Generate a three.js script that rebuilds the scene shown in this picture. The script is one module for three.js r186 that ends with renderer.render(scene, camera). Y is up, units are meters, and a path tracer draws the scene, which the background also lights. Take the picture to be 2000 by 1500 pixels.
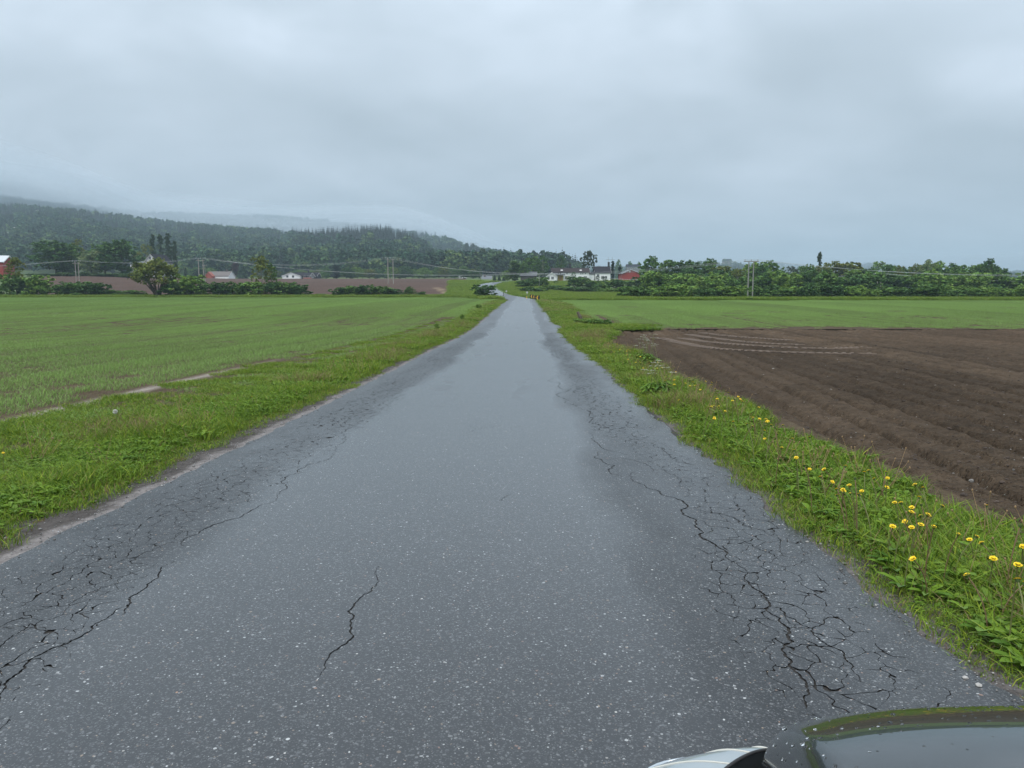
import * as THREE from 'three';
import { mergeGeometries } from 'three/addons/utils/BufferGeometryUtils.js';

// ───────────────────────── camera, sky, sun, exposure ─────────────────────────
const scene = new THREE.Scene();
const EYE = 1.6, FOC = 1455, ROWH = 567, YAW = Math.atan(28 / 1467), PITCH = Math.atan((750 - ROWH) / FOC);
const camera = new THREE.PerspectiveCamera(2 * Math.atan(750 / FOC) * 180 / Math.PI, 4 / 3, 0.05, 30000);
camera.position.set(0, EYE, 0);
camera.rotation.order = 'YXZ';
camera.rotation.set(-PITCH, YAW, 0);
camera.updateMatrixWorld(true);

const renderer = new THREE.WebGLRenderer({ antialias: true });
renderer.setSize(1024, 768);
renderer.toneMapping = THREE.LinearToneMapping;
renderer.toneMappingExposure = 2.15;
renderer.shadowMap.enabled = true;

// seeded randomness and noise
function rng(a) { return () => { a |= 0; a = a + 0x6D2B79F5 | 0; let t = Math.imul(a ^ a >>> 15, 1 | a); t = t + Math.imul(t ^ t >>> 7, 61 | t) ^ t; return ((t ^ t >>> 14) >>> 0) / 4294967296; }; }
const clamp = (x, a = 0, b = 1) => x < a ? a : x > b ? b : x;
const lerp = (a, b, t) => a + (b - a) * t;
const sstep = (a, b, x) => { const t = clamp((x - a) / (b - a)); return t * t * (3 - 2 * t); };
function hash3(x, y, z) { let h = Math.imul(x, 374761393) ^ Math.imul(y, 668265263) ^ Math.imul(z, 1274126177); h = Math.imul(h ^ h >>> 13, 1274126177); return ((h ^ h >>> 16) >>> 0) / 4294967296; }
function noise2(x, y, s = 0) {
  const ix = Math.floor(x), iy = Math.floor(y), fx = x - ix, fy = y - iy, u = fx * fx * (3 - 2 * fx), v = fy * fy * (3 - 2 * fy);
  const a = hash3(ix, iy, s), b = hash3(ix + 1, iy, s), c = hash3(ix, iy + 1, s), d = hash3(ix + 1, iy + 1, s);
  return a + (b - a) * u + (c - a) * v + (a - b - c + d) * u * v;
}
function noise3(x, y, z, s = 0) {
  const iz = Math.floor(z), fz = z - iz, w = fz * fz * (3 - 2 * fz);
  return lerp(noise2(x, y, s + iz * 57), noise2(x, y, s + (iz + 1) * 57), w);
}
function fbm2(x, y, o = 4, s = 0) { let a = 0.5, t = 0, n = 0; for (let i = 0; i < o; i++) { t += a * noise2(x, y, s + i); n += a; x = x * 2.03 + 11.3; y = y * 2.03 + 5.7; a *= 0.5; } return t / n; }
function fbm3(x, y, z, o = 4, s = 0) { let a = 0.5, t = 0, n = 0; for (let i = 0; i < o; i++) { t += a * noise3(x, y, z, s + i * 1000); n += a; x = x * 2.03 + 3.1; y = y * 2.03 + 1.7; z = z * 2.03 + 9.2; a *= 0.5; } return t / n; }
// noise that repeats after p cells
function tnoise(x, y, p, s) {
  const ix = Math.floor(x), iy = Math.floor(y), fx = x - ix, fy = y - iy, u = fx * fx * (3 - 2 * fx), v = fy * fy * (3 - 2 * fy), m = (k) => ((k % p) + p) % p;
  const a = hash3(m(ix), m(iy), s), b = hash3(m(ix + 1), m(iy), s), c = hash3(m(ix), m(iy + 1), s), d = hash3(m(ix + 1), m(iy + 1), s);
  return a + (b - a) * u + (c - a) * v + (a - b - c + d) * u * v;
}

// a photo pixel (2000 x 1500) as a direction
const rayV = new THREE.Vector3();
function ray(px, py) { return rayV.set((px - 1000) / FOC, -(py - 750) / FOC, -1).applyQuaternion(camera.quaternion).clone(); }

// overcast sky: low stratus, brighter towards the zenith as an overcast sky is, with soft darker rolls
{
  const W = 2048, H = 1024, data = new Float32Array(W * H * 4);
  const blobs = [ // soft cloud masses of the sky in view: pixel, size in radians, strength
    [1620, 120, 0.17, 0.075, -0.17], [1900, 300, 0.12, 0.06, -0.12], [1960, 150, 0.07, 0.04, 0.16], [640, 240, 0.2, 0.07, -0.1], [350, 150, 0.16, 0.05, -0.05],
    [1050, 280, 0.14, 0.05, -0.05], [250, 60, 0.2, 0.05, 0.07], [1430, 200, 0.05, 0.06, 0.06], [760, 330, 0.12, 0.03, 0.06], [150, 300, 0.12, 0.05, 0.04], [1300, 60, 0.12, 0.05, 0.05],
  ].map(([x, y, sx, sy, k]) => { const d = ray(x, y).normalize(); return [Math.atan2(d.x, -d.z), Math.asin(d.y), sx, sy, k]; });
  for (let j = 0; j < H; j++) {
    const el = ((j + 0.5) / H - 0.5) * Math.PI, up = Math.max(0, Math.sin(el));
    for (let i = 0; i < W; i++) {
      const az = ((i + 0.5) / W - 0.5) * 2 * Math.PI, x = Math.cos(az) * Math.cos(el), z = Math.sin(az) * Math.cos(el);
      const k = 1 / (up + 0.22);
      const wx = x * k, wz = z * k;
      const w1 = fbm2(wx * 1.1 + 40, wz * 1.1 + 7, 3, 5), w2 = fbm2(wx * 1.3 + 3, wz * 1.3 + 17, 3, 9);
      const n = fbm2(wx * 1.5 + w1 * 1.6 + 2, wz * 1.5 + w2 * 1.6, 5, 21), f = fbm2(wx * 5 + w2 * 2, wz * 5 + w1 * 2, 4, 33);
      let t = 1 + 0.28 * (n - 0.5) + 0.30 * (f - 0.5);
      const a2 = Math.atan2(x, -z);
      for (const [ba, be, sx, sy, s] of blobs) { const da = (a2 - ba) / sx, de = (el - be) / sy, q = da * da + de * de; if (q < 9) t += 1.0 * s * Math.exp(-q) * (0.1 + 1.8 * f); }
      const cie = (1.32 + 2 * up) / 3, L = 0.61 * cie * t;
      const c = clamp(0.5 + (t - 1) * 1.6);
      const o = (j * W + i) * 4;
      data[o] = L * lerp(0.805, 0.875, c); data[o + 1] = L * lerp(0.955, 0.98, c); data[o + 2] = L * lerp(1.09, 1.12, c); data[o + 3] = 1;
    }
  }
  const sky = new THREE.DataTexture(data, W, H, THREE.RGBAFormat, THREE.FloatType);
  sky.mapping = THREE.EquirectangularReflectionMapping; sky.magFilter = THREE.LinearFilter; sky.needsUpdate = true;
  scene.background = sky; scene.environment = sky;
}
// the sun behind thick cloud: a very wide, weak source high behind the viewer
const sun = new THREE.DirectionalLight(0xfffaf2, 1.5);
sun.position.set(-60, 220, 90); sun.castShadow = true; sun.shadow.radius = 120;
sun.shadow.mapSize.set(4096, 4096); Object.assign(sun.shadow.camera, { left: -300, right: 300, top: 300, bottom: -300, near: 1, far: 900 });
scene.add(sun); scene.add(sun.target);
// damp air
scene.fog = new THREE.FogExp2(new THREE.Color(0.67, 0.87, 1.0), 0.00027);

// ───────────────────────── the lie of the land ─────────────────────────
// x across the road (right positive), f forward along it; the camera stands at 0, 0.
function pchip(pts) {
  const n = pts.length, d = [], m = [];
  for (let i = 0; i < n - 1; i++) d.push((pts[i + 1][1] - pts[i][1]) / (pts[i + 1][0] - pts[i][0]));
  m.push(d[0]); for (let i = 1; i < n - 1; i++) m.push(d[i - 1] * d[i] <= 0 ? 0 : 2 / (1 / d[i - 1] + 1 / d[i])); m.push(d[n - 2]);
  return (x) => {
    if (x <= pts[0][0]) return pts[0][1] + (x - pts[0][0]) * m[0];
    if (x >= pts[n - 1][0]) return pts[n - 1][1];
    let i = 0; while (x > pts[i + 1][0]) i++;
    const h = pts[i + 1][0] - pts[i][0], t = (x - pts[i][0]) / h, t2 = t * t, t3 = t2 * t;
    return (2 * t3 - 3 * t2 + 1) * pts[i][1] + (t3 - 2 * t2 + t) * h * m[i] + (-2 * t3 + 3 * t2) * pts[i + 1][1] + (t3 - t2) * h * m[i + 1];
  };
}
const profA = pchip([[-60, 1.07], [0, 0], [20, -0.36], [40, -0.70], [48, -0.74], [60, -0.62], [76, -0.4], [111, -0.16], [150, -0.12], [165, 0.05], [185, 0.33], [205, 1.04], [230, 2.2], [250, 3.1], [275, 4.06], [300, 4.9], [340, 6], [420, 8], [500, 9], [700, 10], [9000, 10]]);
const profB = pchip([[-60, 1.07], [0, 0], [20, -0.36], [40, -0.70], [48, -0.74], [60, -0.62], [76, -0.4], [111, -0.16], [127, -0.12], [165, 0.0], [300, 1.2], [700, 2], [9000, 2]]);
const colA = (px) => Math.tan(Math.atan((px - 1000) / 1467) - YAW);   // sideways per metre forward for a photo column
const RIDGES = [
  { foot: 520, pts: [[-400, 418, 1450], [-100, 418, 1400], [0, 421, 1350], [150, 424, 1300], [250, 440, 1350], [330, 448, 1450], [450, 458, 1500], [560, 474, 1350], [600, 486, 1150], [660, 486, 1080], [730, 483, 1060], [790, 492, 1060], [818, 506, 1060], [850, 520, 980], [900, 545, 1000], [930, 575, 1000]] },
  { foot: 800, pts: [[-400, 370, 2500], [-100, 383, 2400], [0, 390, 2300], [90, 402, 2200], [180, 412, 2300], [260, 420, 2700], [350, 424, 3200], [450, 426, 3700], [600, 434, 3600], [700, 448, 2900], [760, 458, 2300], [800, 464, 2000], [850, 474, 1750], [900, 488, 1500], [930, 499, 1400], [965, 508, 1350], [1000, 516, 1350], [1060, 530, 1400], [1100, 575, 1400]] },
  { foot: 480, pts: [[780, 575, 1300], [850, 530, 1250], [900, 517, 1300], [960, 516, 1350], [1010, 518, 1400], [1050, 521, 1400], [1085, 527, 1350], [1110, 535, 1350], [1160, 575, 1350]] },
  { foot: 900, pts: [[1080, 575, 3600], [1130, 530, 3600], [1200, 528, 3500], [1260, 529, 3500], [1330, 535, 3600], [1400, 575, 3600]] },
  { foot: 900, pts: [[1290, 575, 2000], [1335, 531, 2000], [1380, 526, 2000], [1430, 525, 2000], [1470, 530, 2050], [1530, 545, 2050], [1600, 575, 2050]] },
  { foot: 1500, pts: [[1380, 575, 4800], [1430, 522, 4800], [1500, 517, 4800], [1545, 521, 4700], [1600, 534, 4700], [1660, 575, 4700]] },
  { foot: 1200, pts: [[1620, 575, 4600], [1660, 528, 4600], [1700, 519, 4600], [1740, 523, 4600], [1785, 532, 4600], [1830, 575, 4600]] },
  { foot: 800, pts: [[1800, 575, 3200], [1880, 541, 3200], [1960, 537, 3200], [2050, 536, 3200], [2400, 530, 3200]] },
].map((r) => { const A = r.pts.map((p) => colA(p[0])); return { ...r, a0: A[0], a1: A[A.length - 1], row: pchip(r.pts.map((p, i) => [A[i], p[1]])), dist: pchip(r.pts.map((p, i) => [A[i], p[2]])), A }; });
function base(x, f) {
  if (f < 127) return profA(Math.max(f, -60));
  const a = x / f;
  let h = lerp(profA(f), profB(f), sstep(0.15, 0.26, a));
  h += 2.6 * sstep(0.38, 0.6, -a) * sstep(200, 280, f);
  return h;
}
function ridgeH(r, a, f, lo) {
  const ac = clamp(a, r.a0, r.a1);
  const rc = r.dist(ac), hc = EYE + (ROWH - r.row(ac)) / FOC * rc;
  if (hc <= lo) return -1e3;
  const t = (f - r.foot) / (rc - r.foot);
  if (t <= 0) return -1e3;
  if (t <= 1) return lerp(lo, hc, t * (0.62 + 0.38 * t * (1.6 - 0.6 * t)));
  return hc * Math.max(0.3, 1 - 0.25 * (f / rc - 1));
}
function ground(x, f) {
  let h = base(x, f);
  if (f > 430) {
    const a = x / f, lo = h;
    for (const r of RIDGES) { if (f > r.foot) { const q = ridgeH(r, a, f, lo); if (q > h) h = q; } }
    const rough = sstep(560, 900, f) * (h - lo > 3 ? 1 : (h - lo) / 3);
    if (rough > 0) h += rough * 14 * (fbm2(x / 130, f / 130, 3, 71) - 0.5);
  }
  return h;
}
// where a photo pixel's line of sight meets the land
function onGround(px, py) {
  const d = ray(px, py); let t = 0.5;
  for (let i = 0; i < 4000; i++) { const y = EYE + d.y * t, gap = y - ground(d.x * t, -d.z * t); if (gap < 0.0005) break; t += Math.max(gap * 0.7, 0.0004); if (t > 6000) break; }
  return [d.x * t, -d.z * t];
}
const heightAt = (py, f) => EYE + (ROWH - py) / FOC * 1.008 * f;    // metres above datum of a photo row at distance f

// ───────────────────────── helpers ─────────────────────────
const taken = new Map();
function numbered(n) { const k = taken.get(n) ?? 0; taken.set(n, k + 1); return k ? `${n}_${String(k).padStart(3, '0')}` : n; }
function tag(o, label, category, group) { o.userData.label = label; o.userData.category = category; if (group) o.userData.group = group; return o; }
function shade(o) { o.traverse((m) => { if (m.isMesh) { m.castShadow = true; m.receiveShadow = true; } }); return o; }
function structure(name, geo, mat) { const m = new THREE.Mesh(geo, mat); m.name = numbered(name); m.userData.kind = 'structure'; scene.add(shade(m)); return m; }
function thing(name, label, category, group) { const g = new THREE.Group(); g.name = numbered(name); tag(g, label, category, group); scene.add(g); return g; }
function part(parent, name, geo, mat) { const m = new THREE.Mesh(geo, mat); m.name = name; m.castShadow = m.receiveShadow = true; parent.add(m); return m; }
function stuff(name, geo, mat, mats, colors) {
  const m = new THREE.InstancedMesh(geo, mat, mats.length); m.name = numbered(name); m.userData.kind = 'stuff';
  mats.forEach((x, i) => m.setMatrixAt(i, x)); if (colors) colors.forEach((c, i) => m.setColorAt(i, c));
  m.castShadow = m.receiveShadow = true; scene.add(m); return m;
}
const std = (r, g, b, rough = 0.9, extra = {}) => new THREE.MeshStandardMaterial({ color: new THREE.Color().setRGB(r, g, b), roughness: rough, ...extra });
const phys = (r, g, b, rough, extra = {}) => new THREE.MeshPhysicalMaterial({ color: new THREE.Color().setRGB(r, g, b), roughness: rough, ...extra });
function box(w, h, d, x = 0, y = 0, z = 0) { return new THREE.BoxGeometry(w, h, d).translate(x, y, z); }
function rod(a, b, r0, r1 = r0, n = 7) {
  const A = new THREE.Vector3(...a), B = new THREE.Vector3(...b), v = B.clone().sub(A), L = v.length();
  return new THREE.CylinderGeometry(r1, r0, L, n).translate(0, L / 2, 0).applyQuaternion(new THREE.Quaternion().setFromUnitVectors(new THREE.Vector3(0, 1, 0), v.normalize())).translate(...a);
}
const merge = (list) => mergeGeometries(list.map((g) => { const q = g.index ? g.toNonIndexed() : g; if (!q.attributes.uv) q.setAttribute('uv', new THREE.BufferAttribute(new Float32Array(q.attributes.position.count * 2), 2)); if (!q.attributes.normal) q.computeVertexNormals(); for (const k of Object.keys(q.attributes)) if (!['position', 'normal', 'uv'].includes(k)) q.deleteAttribute(k); return q; }));
class Tri {   // triangle soup with colours
  constructor() { this.p = []; this.c = []; }
  tri(a, b, c, col) { this.p.push(...a, ...b, ...c); if (col) for (let i = 0; i < 3; i++) this.c.push(...col); }
  quad(a, b, c, d, col) { this.tri(a, b, c, col); this.tri(a, c, d, col); }
  geo(smooth = false) {
    const g = new THREE.BufferGeometry(); g.setAttribute('position', new THREE.Float32BufferAttribute(this.p, 3));
    if (this.c.length) g.setAttribute('color', new THREE.Float32BufferAttribute(this.c, 3));
    g.computeVertexNormals(); return g;
  }
}
// a sheet laid on the land: rows of points given by at(i, j) -> [x, f, lift], coloured by tint(x, f)
function sheet(ni, nj, at, tint, uvScale = 1) {
  const p = [], uv = [], c = [], idx = [];
  for (let j = 0; j <= nj; j++) for (let i = 0; i <= ni; i++) {
    const [x, f, lift] = at(i / ni, j / nj);
    p.push(x, ground(x, f) + (lift ?? 0), -f); uv.push(x * uvScale, f * uvScale);
    if (tint) c.push(...tint(x, f));
  }
  for (let j = 0; j < nj; j++) for (let i = 0; i < ni; i++) { const a = j * (ni + 1) + i, b = a + 1, d = a + ni + 1, e = d + 1; idx.push(a, b, e, a, e, d); }
  const g = new THREE.BufferGeometry();
  g.setAttribute('position', new THREE.Float32BufferAttribute(p, 3)); g.setAttribute('uv', new THREE.Float32BufferAttribute(uv, 2));
  if (tint) g.setAttribute('color', new THREE.Float32BufferAttribute(c, 3));
  g.setIndex(idx); g.computeVertexNormals(); return g;
}
function dataTex(w, h, fill, srgb) {
  const d = new Uint8Array(w * h * 4); fill(d);
  const t = new THREE.DataTexture(d, w, h, THREE.RGBAFormat); t.wrapS = t.wrapT = THREE.RepeatWrapping; t.magFilter = THREE.LinearFilter;
  if (srgb) t.colorSpace = THREE.SRGBColorSpace; t.needsUpdate = true; return t;
}
const toS = (v) => Math.round(255 * clamp(v <= 0.0031308 ? v * 12.92 : 1.055 * Math.pow(v, 1 / 2.4) - 0.055));
function scaled(t, sx, sy = sx, ch = 0) { const c = t.clone(); c.repeat.set(sx, sy); c.channel = ch; c.needsUpdate = true; return c; }
// ───────────────────────── setting: terrain ─────────────────────────
{
  const ang = []; for (let d = -44; d <= 44.001; d += 0.35) ang.push(d); for (let d = 50; d < 316; d += 6) ang.push(d); ang.push(316);
  const rad = [0.4]; for (let r = 1.5; r < 7200; r *= 1.045) rad.push(r);
  const p = [], c = [], uv = [], idx = [], n = ang.length;
  for (const r of rad) for (const d of ang) {
    const t = d * Math.PI / 180, x = r * Math.sin(t), f = r * Math.cos(t);
    let y = ground(x, f) - 0.16 * (1 - sstep(168, 180, f));
    if (r > 5200) y -= (r - 5200) * 0.1;
    p.push(x, y, -f); uv.push(x, f);
    const g = fbm2(x / 9, f / 9, 4, 3), hill = f > 560 ? sstep(2, 8, y - base(x, f)) : 0;
    const m = [lerp(0.045, 0.095, g), lerp(0.088, 0.132, g), lerp(0.018, 0.032, g)];
    const fl = [0.014, 0.026, 0.014];
    c.push(lerp(m[0], fl[0], hill), lerp(m[1], fl[1], hill), lerp(m[2], fl[2], hill));
  }
  for (let j = 0; j < rad.length - 1; j++) for (let i = 0; i < n - 1; i++) { const a = j * n + i, b = a + 1, d = a + n, e = d + 1; idx.push(a, d, e, a, e, b); }
  const g = new THREE.BufferGeometry();
  g.setAttribute('position', new THREE.Float32BufferAttribute(p, 3)); g.setAttribute('uv', new THREE.Float32BufferAttribute(uv, 2)); g.setAttribute('color', new THREE.Float32BufferAttribute(c, 3));
  g.setIndex(idx.map((v, i) => v)); g.computeVertexNormals();
  structure('terrain', g, new THREE.MeshStandardMaterial({ vertexColors: true, roughness: 1 }));
}

// ───────────────────────── road ─────────────────────────
const TILE = 2.7;
const asphalt = (() => {
  const N = 2048, col = new Float32Array(N * N * 3), hgt = new Float32Array(N * N), R = rng(91);
  for (let j = 0; j < N; j++) for (let i = 0; i < N; i++) {
    const k = j * N + i, n = tnoise(i / 8, j / 8, 256, 1) * 0.5 + tnoise(i / 3, j / 3, 683, 2) * 0.5, m = tnoise(i / 128, j / 128, 16, 3);
    const v = 0.012 + 0.017 * n + 0.006 * m;
    col[k * 3] = v * 1.0; col[k * 3 + 1] = v * 1.02; col[k * 3 + 2] = v * 1.05; hgt[k] = 0.30 * n + 0.1 * R();
  }
  const px = N / TILE / 1000;     // pixels per millimetre
  for (let s = 0; s < 98000; s++) {
    const big = R(), r = (big < 0.66 ? 0.9 + R() * 1.7 : big < 0.94 ? 2.3 + R() * 2.6 : 4.2 + R() * 3.6) * px, cx = R() * N, cy = R() * N, th = R() * Math.PI, el = 0.55 + 0.45 * R(), sq = 1.6 + R() * 1.6;
    const q = R(); let c;
    if (q < 0.60) { const v = 0.030 + 0.085 * R(); c = [v, v * 1.0, v * 1.03]; }
    else if (q < 0.94) { const v = 0.075 + 0.12 * R(); c = [v, v, v * 0.97]; }
    else if (q < 0.972) { const v = 0.34 + 0.34 * R(); c = [v, v * 0.99, v * 0.95]; }
    else if (q < 0.99) { const v = 0.16 + 0.16 * R(); c = [v * 1.15, v * 0.86, v * 0.62]; }
    else { const v = 0.15 + 0.12 * R(); c = [v * 1.2, v * 0.7, v * 0.5]; }
    const top = 0.5 + 0.5 * R(), B = Math.ceil(r + 1), ct = Math.cos(th), st = Math.sin(th);
    for (let dy = -B; dy <= B; dy++) for (let dx = -B; dx <= B; dx++) {
      const u = Math.abs(dx * ct + dy * st) / r, v = Math.abs(-dx * st + dy * ct) / (r * el), d = Math.pow(u, sq) + Math.pow(v, sq);
      if (d > 1.15) continue;
      const X = ((Math.round(cx) + dx) % N + N) % N, Y = ((Math.round(cy) + dy) % N + N) % N, k = Y * N + X, w = clamp((1.15 - d) * 3.2), g = 0.86 + 0.28 * hash3(X, Y, s);
      for (let h = 0; h < 3; h++) col[k * 3 + h] = lerp(col[k * 3 + h], c[h] * g, w);
      hgt[k] = lerp(hgt[k], top * (1 - 0.25 * d), w);
    }
  }
  const map = dataTex(N, N, (d) => { for (let k = 0; k < N * N; k++) { d[k * 4] = toS(col[k * 3]); d[k * 4 + 1] = toS(col[k * 3 + 1]); d[k * 4 + 2] = toS(col[k * 3 + 2]); d[k * 4 + 3] = 255; } }, true);
  const bump = dataTex(N, N, (d) => { for (let k = 0; k < N * N; k++) { const v = Math.round(255 * clamp(hgt[k])); d[k * 4] = d[k * 4 + 1] = d[k * 4 + 2] = v; d[k * 4 + 3] = 255; } });
  return { map, bump };
})();
// how much of the surface the film of rain water covers: most in the smooth crown, least along the cracked edges
const RX0 = -3.7, RXW = 6.6, RF0 = -25, RFL = 165;
const wetMap = dataTex(512, 2048, (d) => {
  for (let j = 0; j < 2048; j++) for (let i = 0; i < 512; i++) {
    const x = RX0 + (i + 0.5) / 512 * RXW, f = RF0 + (j + 0.5) / 2048 * RFL;
    const wob = 0.35 * (noise2(f / 6, 3, 61) - 0.5) + 0.2 * (noise2(f / 1.7, 9, 62) - 0.5);
    const mid = sstep(-2.35, -1.75, x + wob) * (1 - sstep(0.45, 1.0, x + wob * 0.8));
    const edge = sstep(1.25, 1.7, x + wob) * (1 - sstep(1.75, 2.05, x));
    const blot = fbm2(x * 1.3, f * 0.35, 4, 63), fine = fbm2(x * 6, f * 2.2, 3, 64);
    let r = 0.5 + 0.75 * mid * (0.55 + 0.9 * blot) + 0.30 * edge * blot + 0.42 * (blot - 0.5) + 0.34 * (fine - 0.5);
    const v = Math.round(255 * clamp(r, 0.06, 1)), k = (j * 512 + i) * 4; d[k] = d[k + 1] = d[k + 2] = v; d[k + 3] = 255;
  }
});
wetMap.channel = 1;
const roadMat = new THREE.MeshPhysicalMaterial({ map: asphalt.map, bumpMap: asphalt.bump, bumpScale: 0.0013, color: new THREE.Color().setRGB(0.66, 0.68, 0.71), roughness: 0.45, specularIntensity: 0.5, clearcoat: 1, clearcoatMap: wetMap, clearcoatRoughness: 0.27 });
const edgeL = (f) => -3.17 + 0.07 * (noise2(f / 1.1, 1, 81) - 0.5) + 0.06 * (noise2(f / 0.23, 2, 82) - 0.5) + 0.1 * (noise2(f / 14, 2, 83) - 0.5);
const edgeR = (f) => 1.83 + 0.16 * (noise2(f / 1.3, 4, 84) - 0.5) + 0.1 * (noise2(f / 0.2, 5, 85) - 0.5) + 0.2 * (noise2(f / 9, 6, 86) - 0.5) + 0.55 * Math.exp(-(((f - 47.5) / 2.6) ** 2));
function roadUV(g) {
  const p = g.attributes.position, u0 = new Float32Array(p.count * 2), u1 = new Float32Array(p.count * 2);
  for (let i = 0; i < p.count; i++) { const x = p.getX(i), f = -p.getZ(i); u0[i * 2] = x / TILE; u0[i * 2 + 1] = f / TILE; u1[i * 2] = (x - RX0) / RXW; u1[i * 2 + 1] = (f - RF0) / RFL; }
  g.setAttribute('uv', new THREE.BufferAttribute(u0, 2)); g.setAttribute('uv1', new THREE.BufferAttribute(u1, 2)); return g;
}
const ROADLIFT = 0.032;
// major cracks as read on the photograph, laid on the ground
const crackLines = (() => {
  const R = rng(17), out = [];
  const add = (pts, w) => {
    let q = pts.map(([x, y]) => onGround(x, y));
    for (let it = 0; it < 4; it++) { const n = [q[0]]; for (let i = 1; i < q.length; i++) { const a = q[i - 1], b = q[i], L = Math.hypot(b[0] - a[0], b[1] - a[1]), o = (R() - 0.5) * 0.34 * L, dx = (b[1] - a[1]) / (L || 1), df = -(b[0] - a[0]) / (L || 1); n.push([(a[0] + b[0]) / 2 + dx * o, (a[1] + b[1]) / 2 + df * o], b); } q = n; }
    out.push({ q, w });
  };
  add([[740, 1115], [736, 1150], [704, 1178], [680, 1205], [684, 1235], [672, 1272], [640, 1300], [622, 1335]], 0.008);
  add([[343, 1105], [312, 1128], [284, 1160], [250, 1195], [240, 1212]], 0.009);
  add([[314, 1126], [230, 1150], [176, 1168], [120, 1190]], 0.005);
  add([[250, 1192], [180, 1235], [100, 1280], [52, 1310], [10, 1350], [0, 1385]], 0.009);
  add([[100, 1275], [60, 1230], [10, 1265]], 0.006);
  add([[655, 885], [636, 905], [585, 930], [558, 955], [540, 985]], 0.008);
  add([[540, 985], [490, 1006], [430, 1030], [398, 1042], [360, 1075]], 0.009);
  add([[430, 1030], [340, 1060], [250, 1085]], 0.004);
  add([[700, 830], [670, 862], [655, 885]], 0.007);
  add([[1168, 888], [1200, 915], [1215, 938]], 0.010);
  add([[1240, 928], [1262, 958], [1290, 972], [1340, 1000], [1356, 1035], [1374, 1062], [1420, 1090], [1455, 1122]], 0.012);
  add([[1455, 1122], [1462, 1150], [1492, 1172], [1495, 1200], [1540, 1240], [1532, 1288], [1560, 1330], [1578, 1362], [1574, 1395]], 0.012);
  add([[1340, 1000], [1400, 1010], [1450, 1035], [1520, 1060]], 0.006);
  add([[1495, 1200], [1550, 1220], [1600, 1262], [1650, 1300], [1680, 1345]], 0.007);
  add([[1540, 1240], [1600, 1235], [1640, 1215]], 0.006);
  add([[1374, 1062], [1430, 1062], [1490, 1085], [1560, 1110]], 0.006);
  add([[1190, 900], [1240, 905], [1270, 930]], 0.006);
  add([[1150, 850], [1175, 880], [1230, 895]], 0.008);
  add([[1120, 790], [1150, 830], [1185, 850]], 0.010);
  add([[1095, 735], [1112, 765], [1130, 800]], 0.012);
  add([[915, 856], [925, 845], [965, 838], [1000, 833]], 0.006);
  add([[925, 845], [918, 835]], 0.004);
  add([[966, 990], [985, 978], [998, 972]], 0.005);
  add([[1265, 868], [1310, 900], [1360, 915]], 0.006);
  return out;
})();
function slopeNormals(P) { const N = new Float32Array(P.length); for (let k = 0; k < P.length; k += 3) { const f = -P[k + 2], s = (profA(f + 0.5) - profA(f - 0.5)), L = Math.hypot(1, s); N[k + 1] = 1 / L; N[k + 2] = s / L; } return N; }
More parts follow.
